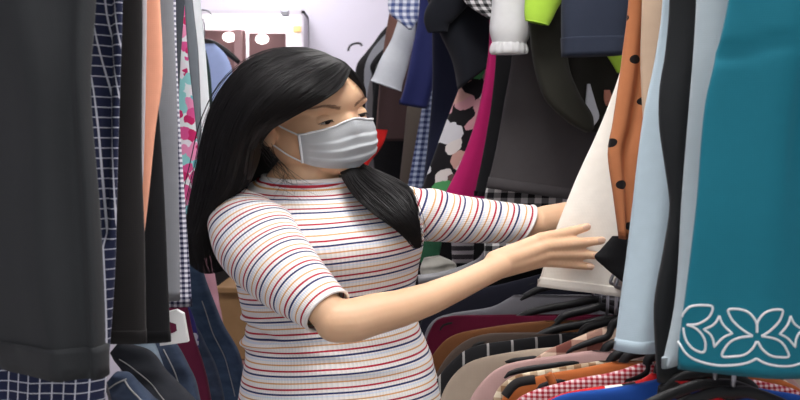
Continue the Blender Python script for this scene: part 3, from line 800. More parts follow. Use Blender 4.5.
L = [
 ('shirt', 'black shirt farthest back on the lower right rail', BLK2, 2.26, [(414, 306), (424, 288), (450, 276), (500, 266), (545, 260)], None, 'black hanger in the farthest black shirt'),
 ('shirt', 'ink navy shirt below the reaching forearm', NVY, 2.12, [(420, 326), (430, 306), (455, 294), (510, 282), (550, 272)], None, 'black hanger in the ink navy shirt'),
 ('cardigan', 'steel grey cardigan edge above the burgundy shirt', GRY, 2.0, [(424, 338), (434, 320), (454, 312.5), (490, 307), (514, 295)], None, 'black hanger in the steel grey cardigan'),
 ('shirt', 'burgundy shirt right of the striped waist', MAR, 1.92, [(424, 348), (431, 328), (441, 318), (468, 315), (500, 318)], None, 'black hanger in the burgundy shirt'),
 ('shirt', 'camel brown shirt in front of the burgundy shirt', CAM, 1.85, [(427, 368), (437, 349), (456, 334), (500, 325), (545, 321)], None, 'black hanger in the camel brown shirt'),
 ('shirt', 'dark taupe shirt in front of the camel brown shirt', TAU, 1.79, [(434, 380), (449, 354), (472, 338), (498, 333), (520, 337)], None, 'black hanger in the dark taupe shirt'),
 ('shirt', 'black shirt with thin white stripes among the lower shirts', BST, 1.72, [(431, 390), (453, 360), (478, 345), (528, 338), (570, 333)], None, 'black hanger in the thinly striped shirt'),
 ('shirt', 'khaki beige shirt with broad smooth shoulder', KH, 1.64, [(440, 400), (454, 374), (476, 359), (524, 351), (572, 345)], None, 'black hanger in the khaki beige shirt'),
 ('shirt', 'brown plaid shirt between khaki and dusty pink shirts', CHK, 1.6, [(520, 372), (545, 352), (565, 343), (590, 333), (604, 328)], None, 'black hanger in the brown plaid shirt'),
 ('blouse', 'dusty pink blouse with smooth shoulder', PK, 1.55, [(468, 404), (484, 379), (506, 365), (550, 357), (592, 351)], None, 'black hanger in the dusty pink blouse'),
 ('shirt', 'tan checked shirt behind the rust orange shirt', CHK2, 1.5, [(492, 404), (500, 387), (518, 375), (560, 367), (598, 361)], None, 'black hanger in the tan checked shirt'),
 ('shirt', 'rust orange shirt with dark neckline band', ORG, 1.455, [(500, 404), (510, 388), (538, 377), (578, 369), (612, 362)], None, 'black hanger in the rust orange shirt'),
 ('shirt', 'red and white gingham shirt at the bottom edge', RG, 1.4, [(512, 406), (530, 391), (568, 381), (612, 373), (640, 364)], None, 'black hanger in the red gingham shirt'),
 ('blouse', 'red blouse printed in black and white', PRN, 1.36, [(535, 410), (556, 395), (590, 387), (636, 381), (652, 373)], None, 'black hanger in the printed red blouse'),
 ('shirt', 'royal blue shirt at the bottom edge under the light blue skirt', RY, 1.31, [(536, 414), (560, 396), (604, 388), (650, 381), (676, 374)], None, 'black hanger in the royal blue shirt'),
]
for i, (kd, lab, mt, Yv, path, tr, hl) in enumerate(L):
    o = lower_shirt(kd, lab, mt, Yv, path, 70+i, .03, tr, True, hl)
    if mt is ORG:
        m = MB(); m.tube([P(px, py, 1.436) for px, py in cat([(505, 396), (512, 387), (520, 382), (535, 379.5)], 20)], .007, 8, 1.0, up=(0, 0, 1)); m.build('neck_band', BLK, o)
        m = MB(); m.tube([P(px, py, 1.436) for px, py in cat([(548, 374), (551, 379), (553, 384)], 8)], .006, 8, 1.0); m.build('tie', ORG, o)
# below the teal dress
lower_shirt('shirt', 'scarlet shirt under the hem of the teal dress', RED, 1.2, [(640, 430), (690, 400), (712, 391), (735, 384), (750, 380)], 90, hlabel='black hanger in the scarlet shirt under the teal dress')
for i, (yy, lab) in enumerate(((1.165, 'empty black hanger just under the teal hem'), (1.13, 'nearest empty black hanger under the teal hem'))):
    hanger('clothes_hanger', lab, XR+.01*i, 1.175, yy, .11, .045, RLZ+.012, r=.007, droop=1.4, group='black hangers on the lower rail of the right rack')
# deep behind the arms
G('blouse', 'green blouse far behind, under the raised arm', 'blouse', plain('emerald_cloth', (60, 116, 84)), [(410, 215, 445, 215), (412, 240, 442, 240), (416, 262, 438, 262)], 2.9, None, th=.03, amp=.005, seed=101)
ks, cs, uvs_, u_, v_ = striped('grey_stripe', [(0, (56, 52, 56)), (.55, (164, 158, 160))], .022)
G('shirt', 'grey and black striped shirt piece under the raised arm', 'shirt', cloth_finish(ks, cs), [(448, 215, 475, 215), (451, 240, 474, 240), (452, 262, 473, 264)], 2.55, None, th=.03, amp=.004, seed=102)
G('coat', 'black coat filling the gap under the raised arm', 'coat', BLK2, [(400, 190, 600, 190), (400, 260, 600, 260), (400, 480, 600, 480)], 3.1, None, th=.06, amp=.01, seed=103)
G('dress', 'black dress deep behind the cream skirt', 'dress', BLK, [(545, 190, 660, 190), (540, 270, 660, 270), (540, 340, 660, 340)], 2.5, None, th=.05, amp=.01, seed=104)
m = MB(); m.tube([P(x, y, 2.34) for x, y in cat([(418, 280), (440, 277), (462, 271), (480, 263), (488, 254)], 30)], .012, 10, .8); o = m.build('hanger_bar', solid('grey_plastic', (120, 120, 124), .35)); tag(o, 'curved grey hanger bar behind the forearm', 'hanger')
G('scarf', 'crumpled pale grey scarf on the rail behind the forearm', 'scarf', plain('pale_scarf', (160, 158, 150)), [(424, 258, 440, 256), (420, 268, 456, 264), (422, 278, 452, 276), (426, 284, 444, 284)], 2.4, None, th=.05, amp=.012, freq=3, seed=105)
# ------------------------------------------------------------------ the person
SW = 1.33     # breadth of the figure against its height, as the photograph shows it
person = empty('person', (P(328, 300, 1.73).x, 1.73, 0), 'person in striped ribbed shirt and grey face mask reaching for a cream skirt', 'person')
HY = 1.75; HS = .875
HC = P(311, 113, HY)
yaw, pit, rol = math.radians(41), math.radians(6), math.radians(14)
F0 = Vector((math.sin(yaw), -math.cos(yaw), 0)); U0 = Vector((0, 0, 1)); R0 = F0.cross(U0)
Fv = F0*math.cos(pit)-U0*math.sin(pit); U1 = U0*math.cos(pit)+F0*math.sin(pit)
Uv = U1*math.cos(rol)+R0*math.sin(rol); Rv = R0*math.cos(rol)-U1*math.sin(rol)
def H(f, r, u):
    w = (Fv*f+Rv*r+Uv*u)*HS
    return Vector((HC.x+w.x*SW, HC.y+w.y, HC.z+w.z))

# skin
ks = NT('skin'); tc = ks.node('ShaderNodeTexCoord')
n1 = ks.noise(tc.outputs['Object'], 14, 4); n2 = ks.noise(tc.outputs['Object'], 220, 2)
c1 = ks.mix(n1, srgb(226, 187, 153), srgb(214, 170, 135))
ks.link(c1, ks.b.inputs['Base Color']); ks.b.inputs['Roughness'].default_value = .5
ks.b.inputs['Subsurface Weight'].default_value = .15; ks.b.inputs['Subsurface Radius'].default_value = (.012, .005, .003); ks.b.inputs['Subsurface Scale'].default_value = .6
ks.b.inputs['Specular IOR Level'].default_value = .35
ks.bump(n2, .12, .0006)
SKIN = ks.m

hd = MB()
def hell(c, r, tilt=None):
    b = len(hd.v)
    m = MB(); m.ellipsoid(c, r, tilt, 28, 20)
    hd.add([H(*v) for v in m.v], m.f)
def hcap(p0, p1, r0, r1):
    m = MB(); m.capsule(p0, p1, r0, r1); hd.add([H(*v) for v in m.v], m.f)
hell((-.015, 0, .035), (.100, .078, .088))
hell((.030, 0, -.020), (.064, .064, .085))
hell((.040, 0, .038), (.058, .063, .056))
hell((.045, 0, -.080), (.044, .044, .040))
hell((.064, 0, -.098), (.022, .024, .018))
for s in (-1, 1):
    hell((.052, s*.035, -.038), (.031, .030, .030))
    hell((.061, s*.029, .021), (.026, .029, .012))
    hell((-.002, s*.052, -.050), (.040, .021, .045))
    hell((.020, s*.048, -.062), (.035, .016, .035))
    hell((.083, s*.0, -.02), (.020, .016, .03))
    hell((-.006, s*.078, -.012), (.016, .007, .030), Matrix.Rotation(math.radians(-12), 3, 'Y'))
    hell((0, s*.085, -.034), (.012, .009, .016))
hcap((.084, 0, .004), (.089, 0, -.034), .0085, .011)
hell((.083, .011, -.039), (.010, .008, .007)); hell((.083, -.011, -.039), (.010, .008, .007))
hell((.077, 0, -.066), (.016, .026, .007)); hell((.075, 0, -.076), (.016, .022, .007))
body = MB(); body.add(hd.v, hd.f)
# neck, chest core, legs
def W(px, py, Y): return P(px, py, Y)
nk = MB(); nk.chain([W(312, 150, 1.765), W(311, 172, 1.765), W(307, 192, 1.772)], [.050, .050, .054], 24); nk.capsule(W(298, 168, 1.77), W(270, 190, 1.775), .036, .022, 18)
body.add(nk.v, nk.f)
cc = W(322, 260, 1.74)
for z, rx, ry in ((242, .118, .062), (300, .112, .058), (360, .12, .06), (430, .14, .075), (520, .15, .09)):
    q = W(326, z, 1.74); body.ellipsoid((q.x, q.y, q.z), (rx, ry, .085), None, 28, 18)
# near arm (the sleeve hides the upper part)
sh = W(250, 222, 1.655); el = W(333, 320, 1.515); wr = W(487, 270, 1.592)
body.chain([sh, sh.lerp(el, .5), W(322, 306, 1.522), W(336, 321, 1.517)], [.030, .032, .0295, .0310], 24)
fa = [W(336, 321, 1.517), W(352, 320.5, 1.522), W(375, 314, 1.532), W(400, 308.5, 1.545), W(430, 298.5, 1.56), W(460, 285.5, 1.578), W(484, 273.5, 1.59), W(500, 265.5, 1.597)]
body.chain(fa, [.0335, .034, .0325, .0295, .0258, .0222, .0205, .0205], 20)
# back of the hand: three overlapping metacarpal chains
for a_, b_, r0, r1 in (((494, 260, 1.600), (541, 239, 1.618), .0150, .0105), ((496, 264, 1.597), (545, 246.5, 1.612), .0165, .0110), ((497, 268, 1.598), (545, 255, 1.614), .0155, .0105), ((499, 271, 1.602), (543, 261.5, 1.620), .0135, .0095)):
    body.capsule(W(*a_), W(*b_), r0, r1, 18)
body.ellipsoid(W(520, 256, 1.608), (.042, .011, .020), None, 20, 14)
# fingers
FY = 1.6435
for base, mid, dis, tip, rr in (
    ((540, 238.5, 1.616), (560, 234, 1.628), (575, 230.5, 1.640), (587, 227, FY), (.0100, .0090, .0082, .0070)),
    ((545, 246, 1.611), (569, 243.8, 1.625), (587, 242, 1.638), (602, 240.3, FY), (.0102, .0092, .0083, .0070)),
    ((545, 254.2, 1.613), (568, 254.2, 1.627), (584, 254.5, 1.638), (597, 255.2, FY), (.0098, .0088, .0080, .0068)),
    ((543, 261.5, 1.619), (562, 263.3, 1.630), (577, 265, 1.638), (591, 266.8, FY), (.0092, .0080, .0073, .0062))):
    for k in range(3):
        body.capsule(W(*(base, mid, dis, tip)[k]), W(*(base, mid, dis, tip)[k+1]), rr[k], rr[k+1], 16)
# thumb goes behind the edge of the cream skirt
th = [W(504, 258, 1.606), W(524, 248, 1.634), W(540, 246, 1.668), W(553, 247, 1.694), W(568, 248, 1.702)]
body.chain(th, [.0125, .0120, .0105, .0092, .0078], 16)
# far arm, its hand behind the cream skirt
fs = W(402, 210, 1.80); fe = W(545, 222, 1.885); fw = W(622, 205, 1.80)
body.chain([fs, fs.lerp(fe, .5), W(522, 223.5, 1.872), fe], [.028, .030, .029, .029], 20)
body.chain([fe, fe.lerp(fw, .5), fw], [.031, .027, .019], 18)
body.capsule(fw, W(648, 200, 1.775), .019, .016, 16)
for k in range(4):
    a_ = W(648, 193+5*k, 1.772); m_ = W(664, 192+6*k, 1.752); t_ = W(670, 194+7*k, 1.722)
    body.capsule(a_, m_, .0092, .0082, 12); body.capsule(m_, t_, .0082, .007, 12)
body.chain([W(640, 196, 1.785), W(652, 182, 1.765), W(660, 178, 1.745)], [.011, .0095, .008], 12)
# legs
hipL, hipR = W(300, 560, 1.73), W(372, 560, 1.76)
for hp, dx in ((hipL, -.02), (hipR, .02)):
    body.chain([hp, Vector((hp.x+dx, hp.y-.01, .46)), Vector((hp.x+dx, hp.y+.02, .09))], [.085, .055, .036], 20)
    body.capsule(Vector((hp.x+dx, hp.y+.02, .045)), Vector((hp.x+dx+.03, hp.y-.12, .035)), .034, .026, 16)
NAILS = []
for dis, tip, r_ in (((575, 230.5, 1.640), (587, 227, FY), .0078), ((587, 242, 1.638), (602, 240.3, FY), .0078), ((584, 254.5, 1.638), (597, 255.2, FY), .0074), ((577, 265, 1.638), (591, 266.8, FY), .0068)):
    NAILS.append((W(*dis).lerp(W(*tip), .86), (W(*tip)-W(*dis)).normalized(), r_))
bo = body.build('body', SKIN)
md = bo.modifiers.new('r', 'REMESH'); md.mode = 'VOXEL'; md.voxel_size = .0027; md.use_smooth_shade = True
sm = bo.modifiers.new('s', 'SMOOTH'); sm.factor = .5; sm.iterations = 5
dg = bpy.context.evaluated_depsgraph_get()
me = bpy.data.meshes.new_from_object(bo.evaluated_get(dg))
bo.modifiers.clear(); bo.data = me
# soft sculpting of the face: eye sockets, philtrum
inv = {}
def gauss(p, c, r): 
    d = (p-c).length/r
    return math.exp(-d*d)
for s in (-1, 1):
    c = H(.088, s*.032, .001)
    for v in me.vertices:
        if (v.co-c).length < .05:
            g = gauss(v.co, c, .017*1.15)
            v.co -= (Fv*.0065)*g
me.polygons.foreach_set('use_smooth', [True]*len(me.polygons)); me.update()
me.materials.clear(); me.materials.append(SKIN)
attach(bo, person)
bv = BVHTree.FromPolygons([v.co.copy() for v in me.vertices], [tuple(p.vertices) for p in me.polygons])
def face_hit(r, u, f0=.2):
    """point and normal of the face straight in front of (r, u)"""
    o = H(f0, r, u); d = (H(0, r, u)-o).normalized()
    h, n, _, _ = bv.ray_cast(o, d)
    return (h, n) if h else (H(.085, r, u), Fv)

NAILM = solid('finger_nail', (222, 184, 158), .35)
for c_, d_, r_ in NAILS:
    m = MB(); yv = d_.cross(Vector((0, 0, 1))).normalized(); zv = d_.cross(yv)
    if yv.y > 0: yv = -yv
    rot = Matrix((d_, yv, zv)).transposed()
    m.ellipsoid(c_+yv*(r_*.78)+Vector((0, 0, .001)), (.0078, .0016, r_*.62), rot, 16, 10); m.build('fingernail', NAILM, person)
# eyes with lids
EW = solid('eye_white', (214, 204, 198), .25); IR = solid('iris_brown', (30, 20, 16), .15)
LASH = solid('lash_black', (22, 16, 14), .6)
LIDM = ks.m
for s in (1, -1):
    h, n = face_hit(s*.032, -.001)
    c = h - Fv*.0075
    def E(a, b, R=.0115):
        """point of the eyeball: a sideways, b upward (radians)"""
        d = (Fv*math.cos(a)*math.cos(b)+Rv*math.sin(a)*math.cos(b)+Uv*math.sin(b))
        return c+Vector((d.x*SW*R, d.y*R, d.z*R))
    vs, fs = [], []
    A, B = 24, 16
    def patch(mb, a0, a1, b0f, b1f, R, nA=24, nB=8):
        vs, fs = [], []
        for i in range(nA+1):
            a = a0+(a1-a0)*i/nA
            for j in range(nB+1):
                t = j/nB
                vs.append(E(a, b0f(a)+(b1f(a)-b0f(a))*t, R(a, t) if callable(R) else R))
        for i in range(nA):
            for j in range(nB):
                q = i*(nB+1)+j; fs.append((q, q+nB+1, q+nB+2, q+1))
        mb.add(vs, fs)
    eye = empty('eye', c, '', ''); del eye['label']; del eye['category']
    attach(eye, person)
    m = MB(); patch(m, -1.3, 1.3, lambda a: -1.2, lambda a: 1.2, .0115, 24, 20); m.build('eyeball', EW, eye)
    m = MB()
    gz, gx = -.30, .10*s*0
    patch(m, gx-.46, gx+.46, lambda a: gz-math.sqrt(max(0, .46**2-(a-gx)**2)), lambda a: gz+math.sqrt(max(0, .46**2-(a-gx)**2)), .01165, 20, 10)
    m.build('iris', IR, eye)
    up = lambda a: .03-.34*(a/1.15)**2
    lo = lambda a: -.54+.16*(a/1.15)**2
    m = MB(); patch(m, -1.35, 1.35, up, lambda a: 1.1, lambda a, t: .0125-.0003*t, 28, 10)
    o = m.build('upper_eyelid', SKIN, eye)
    m = MB(); patch(m, -1.35, 1.35, lambda a: -1.2, lo, lambda a, t: .0106+.0015*t, 28, 8)
    m.build('lower_eyelid', SKIN, eye)
    m = MB(); N_ = 24
    m.tube([E(-1.2+2.4*i/N_, up(-1.2+2.4*i/N_)-.03, .0129) for i in range(N_+1)], [.0003+.0008*math.sin(PI*min(1, .1+i/N_)) for i in range(N_+1)], 6)
    for i in range(3, 22):
        a = -1.1+2.2*i/24
        p0 = E(a, up(a)-.02, .0127); p1 = E(a*1.08, up(a)-.25, .0165)
        m.tube([p0, p0.lerp(p1, .5)+Uv*-.0004, p1], [.00035, .00025, .0001], 4)
    m.build('eyelashes', LASH, eye)
# eyebrows: many short hairs
BROW = solid('brow_hair', (158, 122, 98), .8)
for s in (1, -1):
    m = MB(); rnd = random.Random(3+s)
    for i in range(150):
        t = rnd.random()
        r = s*(.012+.040*t); u = .0205+.0085*math.sin(min(1, t*1.25)*PI*.62)-.006*max(0, t-.6)+rnd.uniform(-1, 1)*.0036*(1-t*.7)
        h, n = face_hit(r, u)
        h2, n2_ = face_hit(r+s*.0065, u+.0012*(1-2*t))
        m.tube([h+n*.0004, h.lerp(h2, .5)+n*.0009, h2+n*.0006], [.00028, .00024, .0001], 4)
    m.build('eyebrow', BROW, person)

# ------------------------------------------------------------------ face mask
km = NT('mask_fabric'); uv, u, v = km.uv()
stp = km.math('MULTIPLY', km.band(v, .0028, .5), km.math('MULTIPLY', km.math('GREATER_THAN', v, .007), km.math('LESS_THAN', v, .0135)))
cm = km.mix(km.math('MULTIPLY', km.noise(uv, 320, 2), .25), srgb(180, 184, 187), srgb(156, 160, 164))
km.link(cm, km.b.inputs['Base Color']); km.b.inputs['Roughness'].default_value = .8
dash = km.math('MULTIPLY', km.band(u, .0032, .5), km.math('MULTIPLY', km.math('GREATER_THAN', v, .008), km.math('LESS_THAN', v, .0125)))
km.bump(km.math('ADD', km.math('MULTIPLY', dash, 1.2), km.math('MULTIPLY', km.noise(uv, 600, 2), .35)), .5, .0008)
MASK = km.m
WEL = solid('mask_edge_white', (232, 234, 236), .7)
FREE = []
def MK(a, b):
    """mask surface: a -1..1 across (positive to the near cheek), b 0..1 from top to bottom"""
    ab = abs(a)
    r = .066*math.sin(a*1.30)/math.sin(1.30)
    # forward profile along the middle, then falling back to the cheeks
    mid = .0950+.0070*math.sin(min(1, b*1.12)*PI*.62)-.013*max(0, b-.55)/.45-.012*max(0, b-.85)/.15
    side = .040-.004*b
    f = side+(mid-side)*(1-ab**2.9)
    ut = -.006-.017*ab**1.2
    if ab < .35: ut += .004*(1-(ab/.35)**2)
    ub = -.102+.022*ab**1.6
    u = ut+(ub-ut)*b
    # pleats
    for bp in (.34, .55, .76):
        d = (b-bp)
        f += .0017*(1/(1+math.exp(-d*90))-.5)*math.exp(-(d/.10)**2)*(1-ab**4)*2
    key = (round(a, 4), round(b, 4))
    key = (round(a, 4), round(b, 4))
    if FREE: return f, r, u
    if key not in HITS:
        h, _, _, dist = bv.ray_cast(H(.2, r, u), (H(0, r, u)-H(.2, r, u)).normalized())
        HITS[key] = (.2-.2*dist/(H(0, r, u)-H(.2, r, u)).length) if h else -1
    if key in OFFS: return f+OFFS[key]+.0012, r, u
    return max(f, HITS[key]+.0038), r, u
HITS = {}; OFFS = {}
NA, NB = 72, 60
base_hits = {}
for i in range(NA+1):
    for j in range(NB+1):
        MK(-1+2*i/NA, j/NB)
og = [[0.0]*(NB+1) for _ in range(NA+1)]
saved = dict(HITS)
FREE.append(1)
for i in range(NA+1):
    for j in range(NB+1):
        a, b = -1+2*i/NA, j/NB
        og[i][j] = max(0, saved[(round(a, 4), round(b, 4))]+.0038-MK(a, b)[0])
raw = [r[:] for r in og]
for it in range(60):
    og = [[(og[i][j]*2+og[max(i-1, 0)][j]+og[min(i+1, NA)][j]+og[i][max(j-1, 0)]+og[i][min(j+1, NB)])/6 for j in range(NB+1)] for i in range(NA+1)]
    og = [[max(og[i][j], raw[i][j]-.0022) for j in range(NB+1)] for i in range(NA+1)]
for i in range(NA+1):
    a = abs(-1+2*i/NA); k_ = min(1, max(0, (a-.72)/.24)); k_ = k_*k_*(3-2*k_)
    mean = max(og[i])
    og[i] = [og[i][j]*(1-k_)+mean*k_ for j in range(NB+1)]
def off_at(a, b):
    x = (a+1)/2*NA; y = b*NB; i = min(int(x), NA-1); j = min(int(y), NB-1); x -= i; y -= j
    return (og[i][j]*(1-x)+og[i+1][j]*x)*(1-y)+(og[i][j+1]*(1-x)+og[i+1][j+1]*x)*y
MK0 = MK
def MK(a, b):
    f, r, u = MK0(a, b)
    return f+off_at(a, b)+.0012, r, u
vs, uvs, fs = [], [], []
for lay in (0, 1):
    for i in range(NA+1):
        a = -1+2*i/NA
        for j in range(NB+1):
            b = j/NB
            f, r, u = MK(a, b)
            vs.append(H(f-.0016*lay, r*(1-.012*lay), u)); uvs.append((a*.085, b*.095))
n1_ = (NA+1)*(NB+1)
for i in range(NA):
    for j in range(NB):
        q = i*(NB+1)+j
        fs.append((q, q+1, q+NB+2, q+NB+1)); fs.append((n1_+q, n1_+q+NB+1, n1_+q+NB+2, n1_+q+1))
ed = [i*(NB+1) for i in range(NA+1)]+[NA*(NB+1)+j for j in range(1, NB+1)]+[i*(NB+1)+NB for i in range(NA-1, -1, -1)]+[j for j in range(NB-1, 0, -1)]
for k in range(len(ed)):
    p, q = ed[k], ed[(k+1) % len(ed)]
    fs.append((p, q, q+n1_, p+n1_))
mk = link_mesh('face_mask', vs, fs, MASK, person, uvs)
mk['label'] = 'pale grey pleated face mask'
m = MB(); m.tube([H(MK(-1+2*i/40, 0)[0]+.0006, MK(-1+2*i/40, 0)[1], MK(-1+2*i/40, 0)[2]-.0008) for i in range(41)], .0017, 8, 1.0); m.build('top_binding', WEL, mk)
for s in (1, -1):
    m = MB(); m.tube([H(MK(s*.985, j/16)[0]+.0012, MK(s*.985, j/16)[1]*1.01, MK(s*.985, j/16)[2]) for j in range(17)], .0022, 8, 1.0); m.build('side_binding', WEL, mk)
    fa_, ra_, ua_ = MK(s, .02); fb_, rb_, ub_ = MK(s, .97)
    top = cat([(fa_, ra_, ua_), (.024, s*.0715, -.012), (.006, s*.082, .006), (-.014, s*.088, .012), (-.024, s*.086, -.010), (-.014, s*.085, -.036), (.004, s*.080, -.047), (.022, s*.0715, -.066), (fb_, rb_, ub_)], 44)
    m = MB(); m.tube([H(*p) for p in top], .0015, 8, 1.0); m.build('ear_loop', WEL, mk)

# ------------------------------------------------------------------ the shirt
NAVY, REDC, TAN, LBL, WHT = (38, 50, 100), (176, 32, 52), (218, 164, 108), (219, 226, 238), (240, 235, 232)
per = .0298
kk, cs, uv, u, v = striped('striped_rib_knit', [(0, NAVY), (.10, WHT), (.275, REDC), (.375, WHT), (.61, TAN), (.69, WHT), (.84, LBL), (.93, WHT)], per)
rib = kk.math('SINE', kk.math('MULTIPLY', u, 2*PI/.0042))
kk.link(kk.mix(kk.math('MULTIPLY', kk.math('GREATER_THAN', rib, .55), .10), cs, srgb(120, 120, 130)), kk.b.inputs['Base Color'])
kk.b.inputs['Roughness'].default_value = .88; kk.b.inputs['Sheen Weight'].default_value = .1; kk.b.inputs['Specular IOR Level'].default_value = .2
kk.bump(kk.math('ADD', kk.math('MULTIPLY', rib, .5), kk.noise(uv, 30, 3)), .45, .0012)
KNIT = kk.m
rows = [ # py, xl, xr, Y, half depth, rise(right), drop(front)
 (176, 264, 350, 1.772, .060, 0, .008), (179, 258, 354, 1.771, .064, 0, .012), (184, 248, 363, 1.768, .067, 0, .016), (190, 236, 386, 1.762, .073, .002, .016), (199, 226, 404, 1.757, .080, .005, .012), (212, 222, 413, 1.75, .090, .009, .008),
 (228, 224, 420, 1.745, .099, .012, .004), (245, 229, 424, 1.742, .105, .014, .003), (262, 234, 422, 1.742, .104, .014, .004), (285, 240, 417, 1.744, .096, .013, .006), (310, 244, 414, 1.746, .090, .012, .009),
 (333, 246, 420, 1.746, .089, .010, .011), (352, 245, 427, 1.744, .091, .010, .012), (375, 241, 435, 1.742, .096, .010, .013), (402, 236, 442, 1.74, .101, .010, .013), (440, 230, 449, 1.74, .106, .009, .013), (470, 228, 453, 1.74, .108, .009, .013)]
wr_ = []
for py, xl, xr, Y, hdp, rs, dr in rows:
    a_, b_ = P(xl, py, Y), P(xr, py, Y)
    wr_.append((a_.x, b_.x, Y, a_.z, hdp, rs, dr))
R_ = cat(wr_, 150); N = 128
vs, uvs, fs = [], [], []
zc = 0
for i, (xl, xr, Y, z, hdp, rs, dr) in enumerate(R_):
    if i: zc += math.hypot(z-R_[i-1][3], .35*((xr-xl)-(R_[i-1][1]-R_[i-1][0]))/2)
    for j in range(N):
        a = 2*PI*j/N
        ca, sa = math.cos(a), math.sin(a)
        cx = math.copysign(abs(ca)**.85, ca); sy = math.copysign(abs(sa)**.85, sa)
        p = Vector(((xl+xr)/2+cx*(xr-xl)/2, Y-sy*hdp, z+rs*1.45*ca-dr*max(0, sa)))
        # bust, waist folds
        if sa > 0:
            for bx, bw, ba in ((384, .048, .024), (322, .050, .018)):
                q = P(bx, 243, 1.65)
                p.y -= ba*math.exp(-((p.x-q.x)/bw)**2-((p.z-q.z)/.046)**2)
        w = 0
        lz = z
        for (fx, fy, sl, wd, ln, am) in ((262, 347, .18, .007, .075, .007), (300, 352, -.10, .008, .08, .004), (256, 336, -.35, .007, .05, -.006), (250, 322, .25, .006, .05, .005), (300, 218, -.75, .007, .04, .004), (286, 205, -.85, .006, .035, -.005), (405, 305, .35, .007, .05, .004), (412, 322, .2, .007, .05, -.004), (340, 372, .06, .01, .12, .003), (395, 215, .9, .006, .04, .004)):
            q = P(fx, fy, 1.66); dx = p.x-q.x; dz = p.z-q.z-dx*sl
            if sa > -.3: w += 1.9*am*math.exp(-(dz/wd)**2-(dx/ln)**2)
        w += .0022*noise.noise(Vector((p.x*14, p.z*26, sa*2)))
        dirv = Vector((ca, -sa, 0)); p += dirv*w
        if i < 3: p += dirv*.001
        vs.append(p); uvs.append((a*.115, -zc))
for i in range(len(R_)-1):
    for j in range(N): fs.append((i*N+j, (i+1)*N+j, (i+1)*N+(j+1) % N, i*N+(j+1) % N))
shirt = link_mesh('shirt', vs, fs, KNIT, person, uvs)
shirt['label'] = 'white rib knit shirt with navy, red, tan and pale blue stripes'
so = shirt.modifiers.new('thick', 'SOLIDIFY'); so.thickness = .0022; so.offset = 1
# crew neck binding with a red line
kb = solid('collar_cream', (236, 231, 228), .85); kr = solid('collar_red', REDC, .85)
def neck_ring(t, grow):
    xl, xr, Y, z, hdp, rs, dr = R_[t]
    return [Vector(((xl+xr)/2+math.cos(a)*((xr-xl)/2+grow), Y-math.sin(a)*(hdp+grow), z+rs*math.cos(a)-dr*max(0, math.sin(a)))) for a in [2*PI*k/72 for k in range(73)]]
m = MB(); m.tube(neck_ring(1, .001), .0042, 10, 1.0, cap=False); col_ = m.build('collar', kb, shirt)
m = MB(); m.tube([p+Vector((0, 0, -.001)) for p in neck_ring(8, .0022)], .0026, 8, 1.0, cap=False); m.build('collar_line', kr, shirt)

def sleeve_on(ctrl, label, seed, lean=0.0, N=72, voff=0.0, vs_scale=1.0):
    """ctrl: (px, py, Y, rx in px across, depth m); axis from shoulder to hem"""
    C = cat([tuple(P(x, y, Y))+(r*Y/1000, d) for x, y, Y, r, d in ctrl], 90)
    vs, uvs, fs = [], [], []
    L = 0
    for i, c in enumerate(C):
        p = Vector(c[:3])
        t = (Vector(C[min(i+1, 89)][:3])-Vector(C[max(i-1, 0)][:3])).normalized()
        if i: L += (p-Vector(C[i-1][:3])).length
        n1 = t.cross(Vector((0, -1, 0))).normalized()        # in the picture plane
        n2 = t.cross(n1).normalized()
        s = i/89
        for j in range(N):
            a = 2*PI*j/N
            ca, sa = math.cos(a), math.sin(a)
            w = .0020*noise.noise(Vector((p.x*16+ca, p.z*16+sa, seed)))*(1-s*.6)
            w += .003*math.sin(s*20+2*ca+seed)*math.exp(-((s-.25)/.2)**2)
            q = p+n1*ca*(c[3]+w)+n2*sa*(c[4]+w)+t*(lean*ca*c[3])
            vs.append(q); uvs.append((a*.055, -L*vs_scale+voff))
    for i in range(89):
        for j in range(N): fs.append((i*N+j, i*N+(j+1) % N, (i+1)*N+(j+1) % N, (i+1)*N+j))
    o = link_mesh('sleeve', vs, fs, KNIT, shirt, uvs)
    so = o.modifiers.new('thick', 'SOLIDIFY'); so.thickness = .002; so.offset = 1
    # hem binding
    hb = MB(); hb.tube([vs[89*N+j]+(vs[89*N+j]-Vector(C[89][:3])).normalized()*.0016 for j in list(range(N))+[0]], .0026, 8, 1.0, cap=False)
    hb.build('sleeve_hem', kb, o)
    return o
sleeve_on([(246, 200, 1.712, 14, .024), (244, 206, 1.702, 27, .040), (245, 217, 1.686, 36, .050), (252, 234, 1.660, 42, .056), (268, 256, 1.622, 41, .055), (288, 277, 1.582, 36, .051), (309, 296, 1.548, 30, .044), (327, 311, 1.525, 25, .0385)], '', 1, lean=-.12)
sleeve_on([(384, 211, 1.79, 22, .050), (402, 212, 1.80, 26, .050), (425, 215, 1.812, 25.5, .047), (455, 219, 1.83, 23, .043), (490, 222, 1.85, 20.5, .040), (524, 224.5, 1.868, 18.5, .037)], '', 2, lean=-.42, voff=.012, vs_scale=.79)

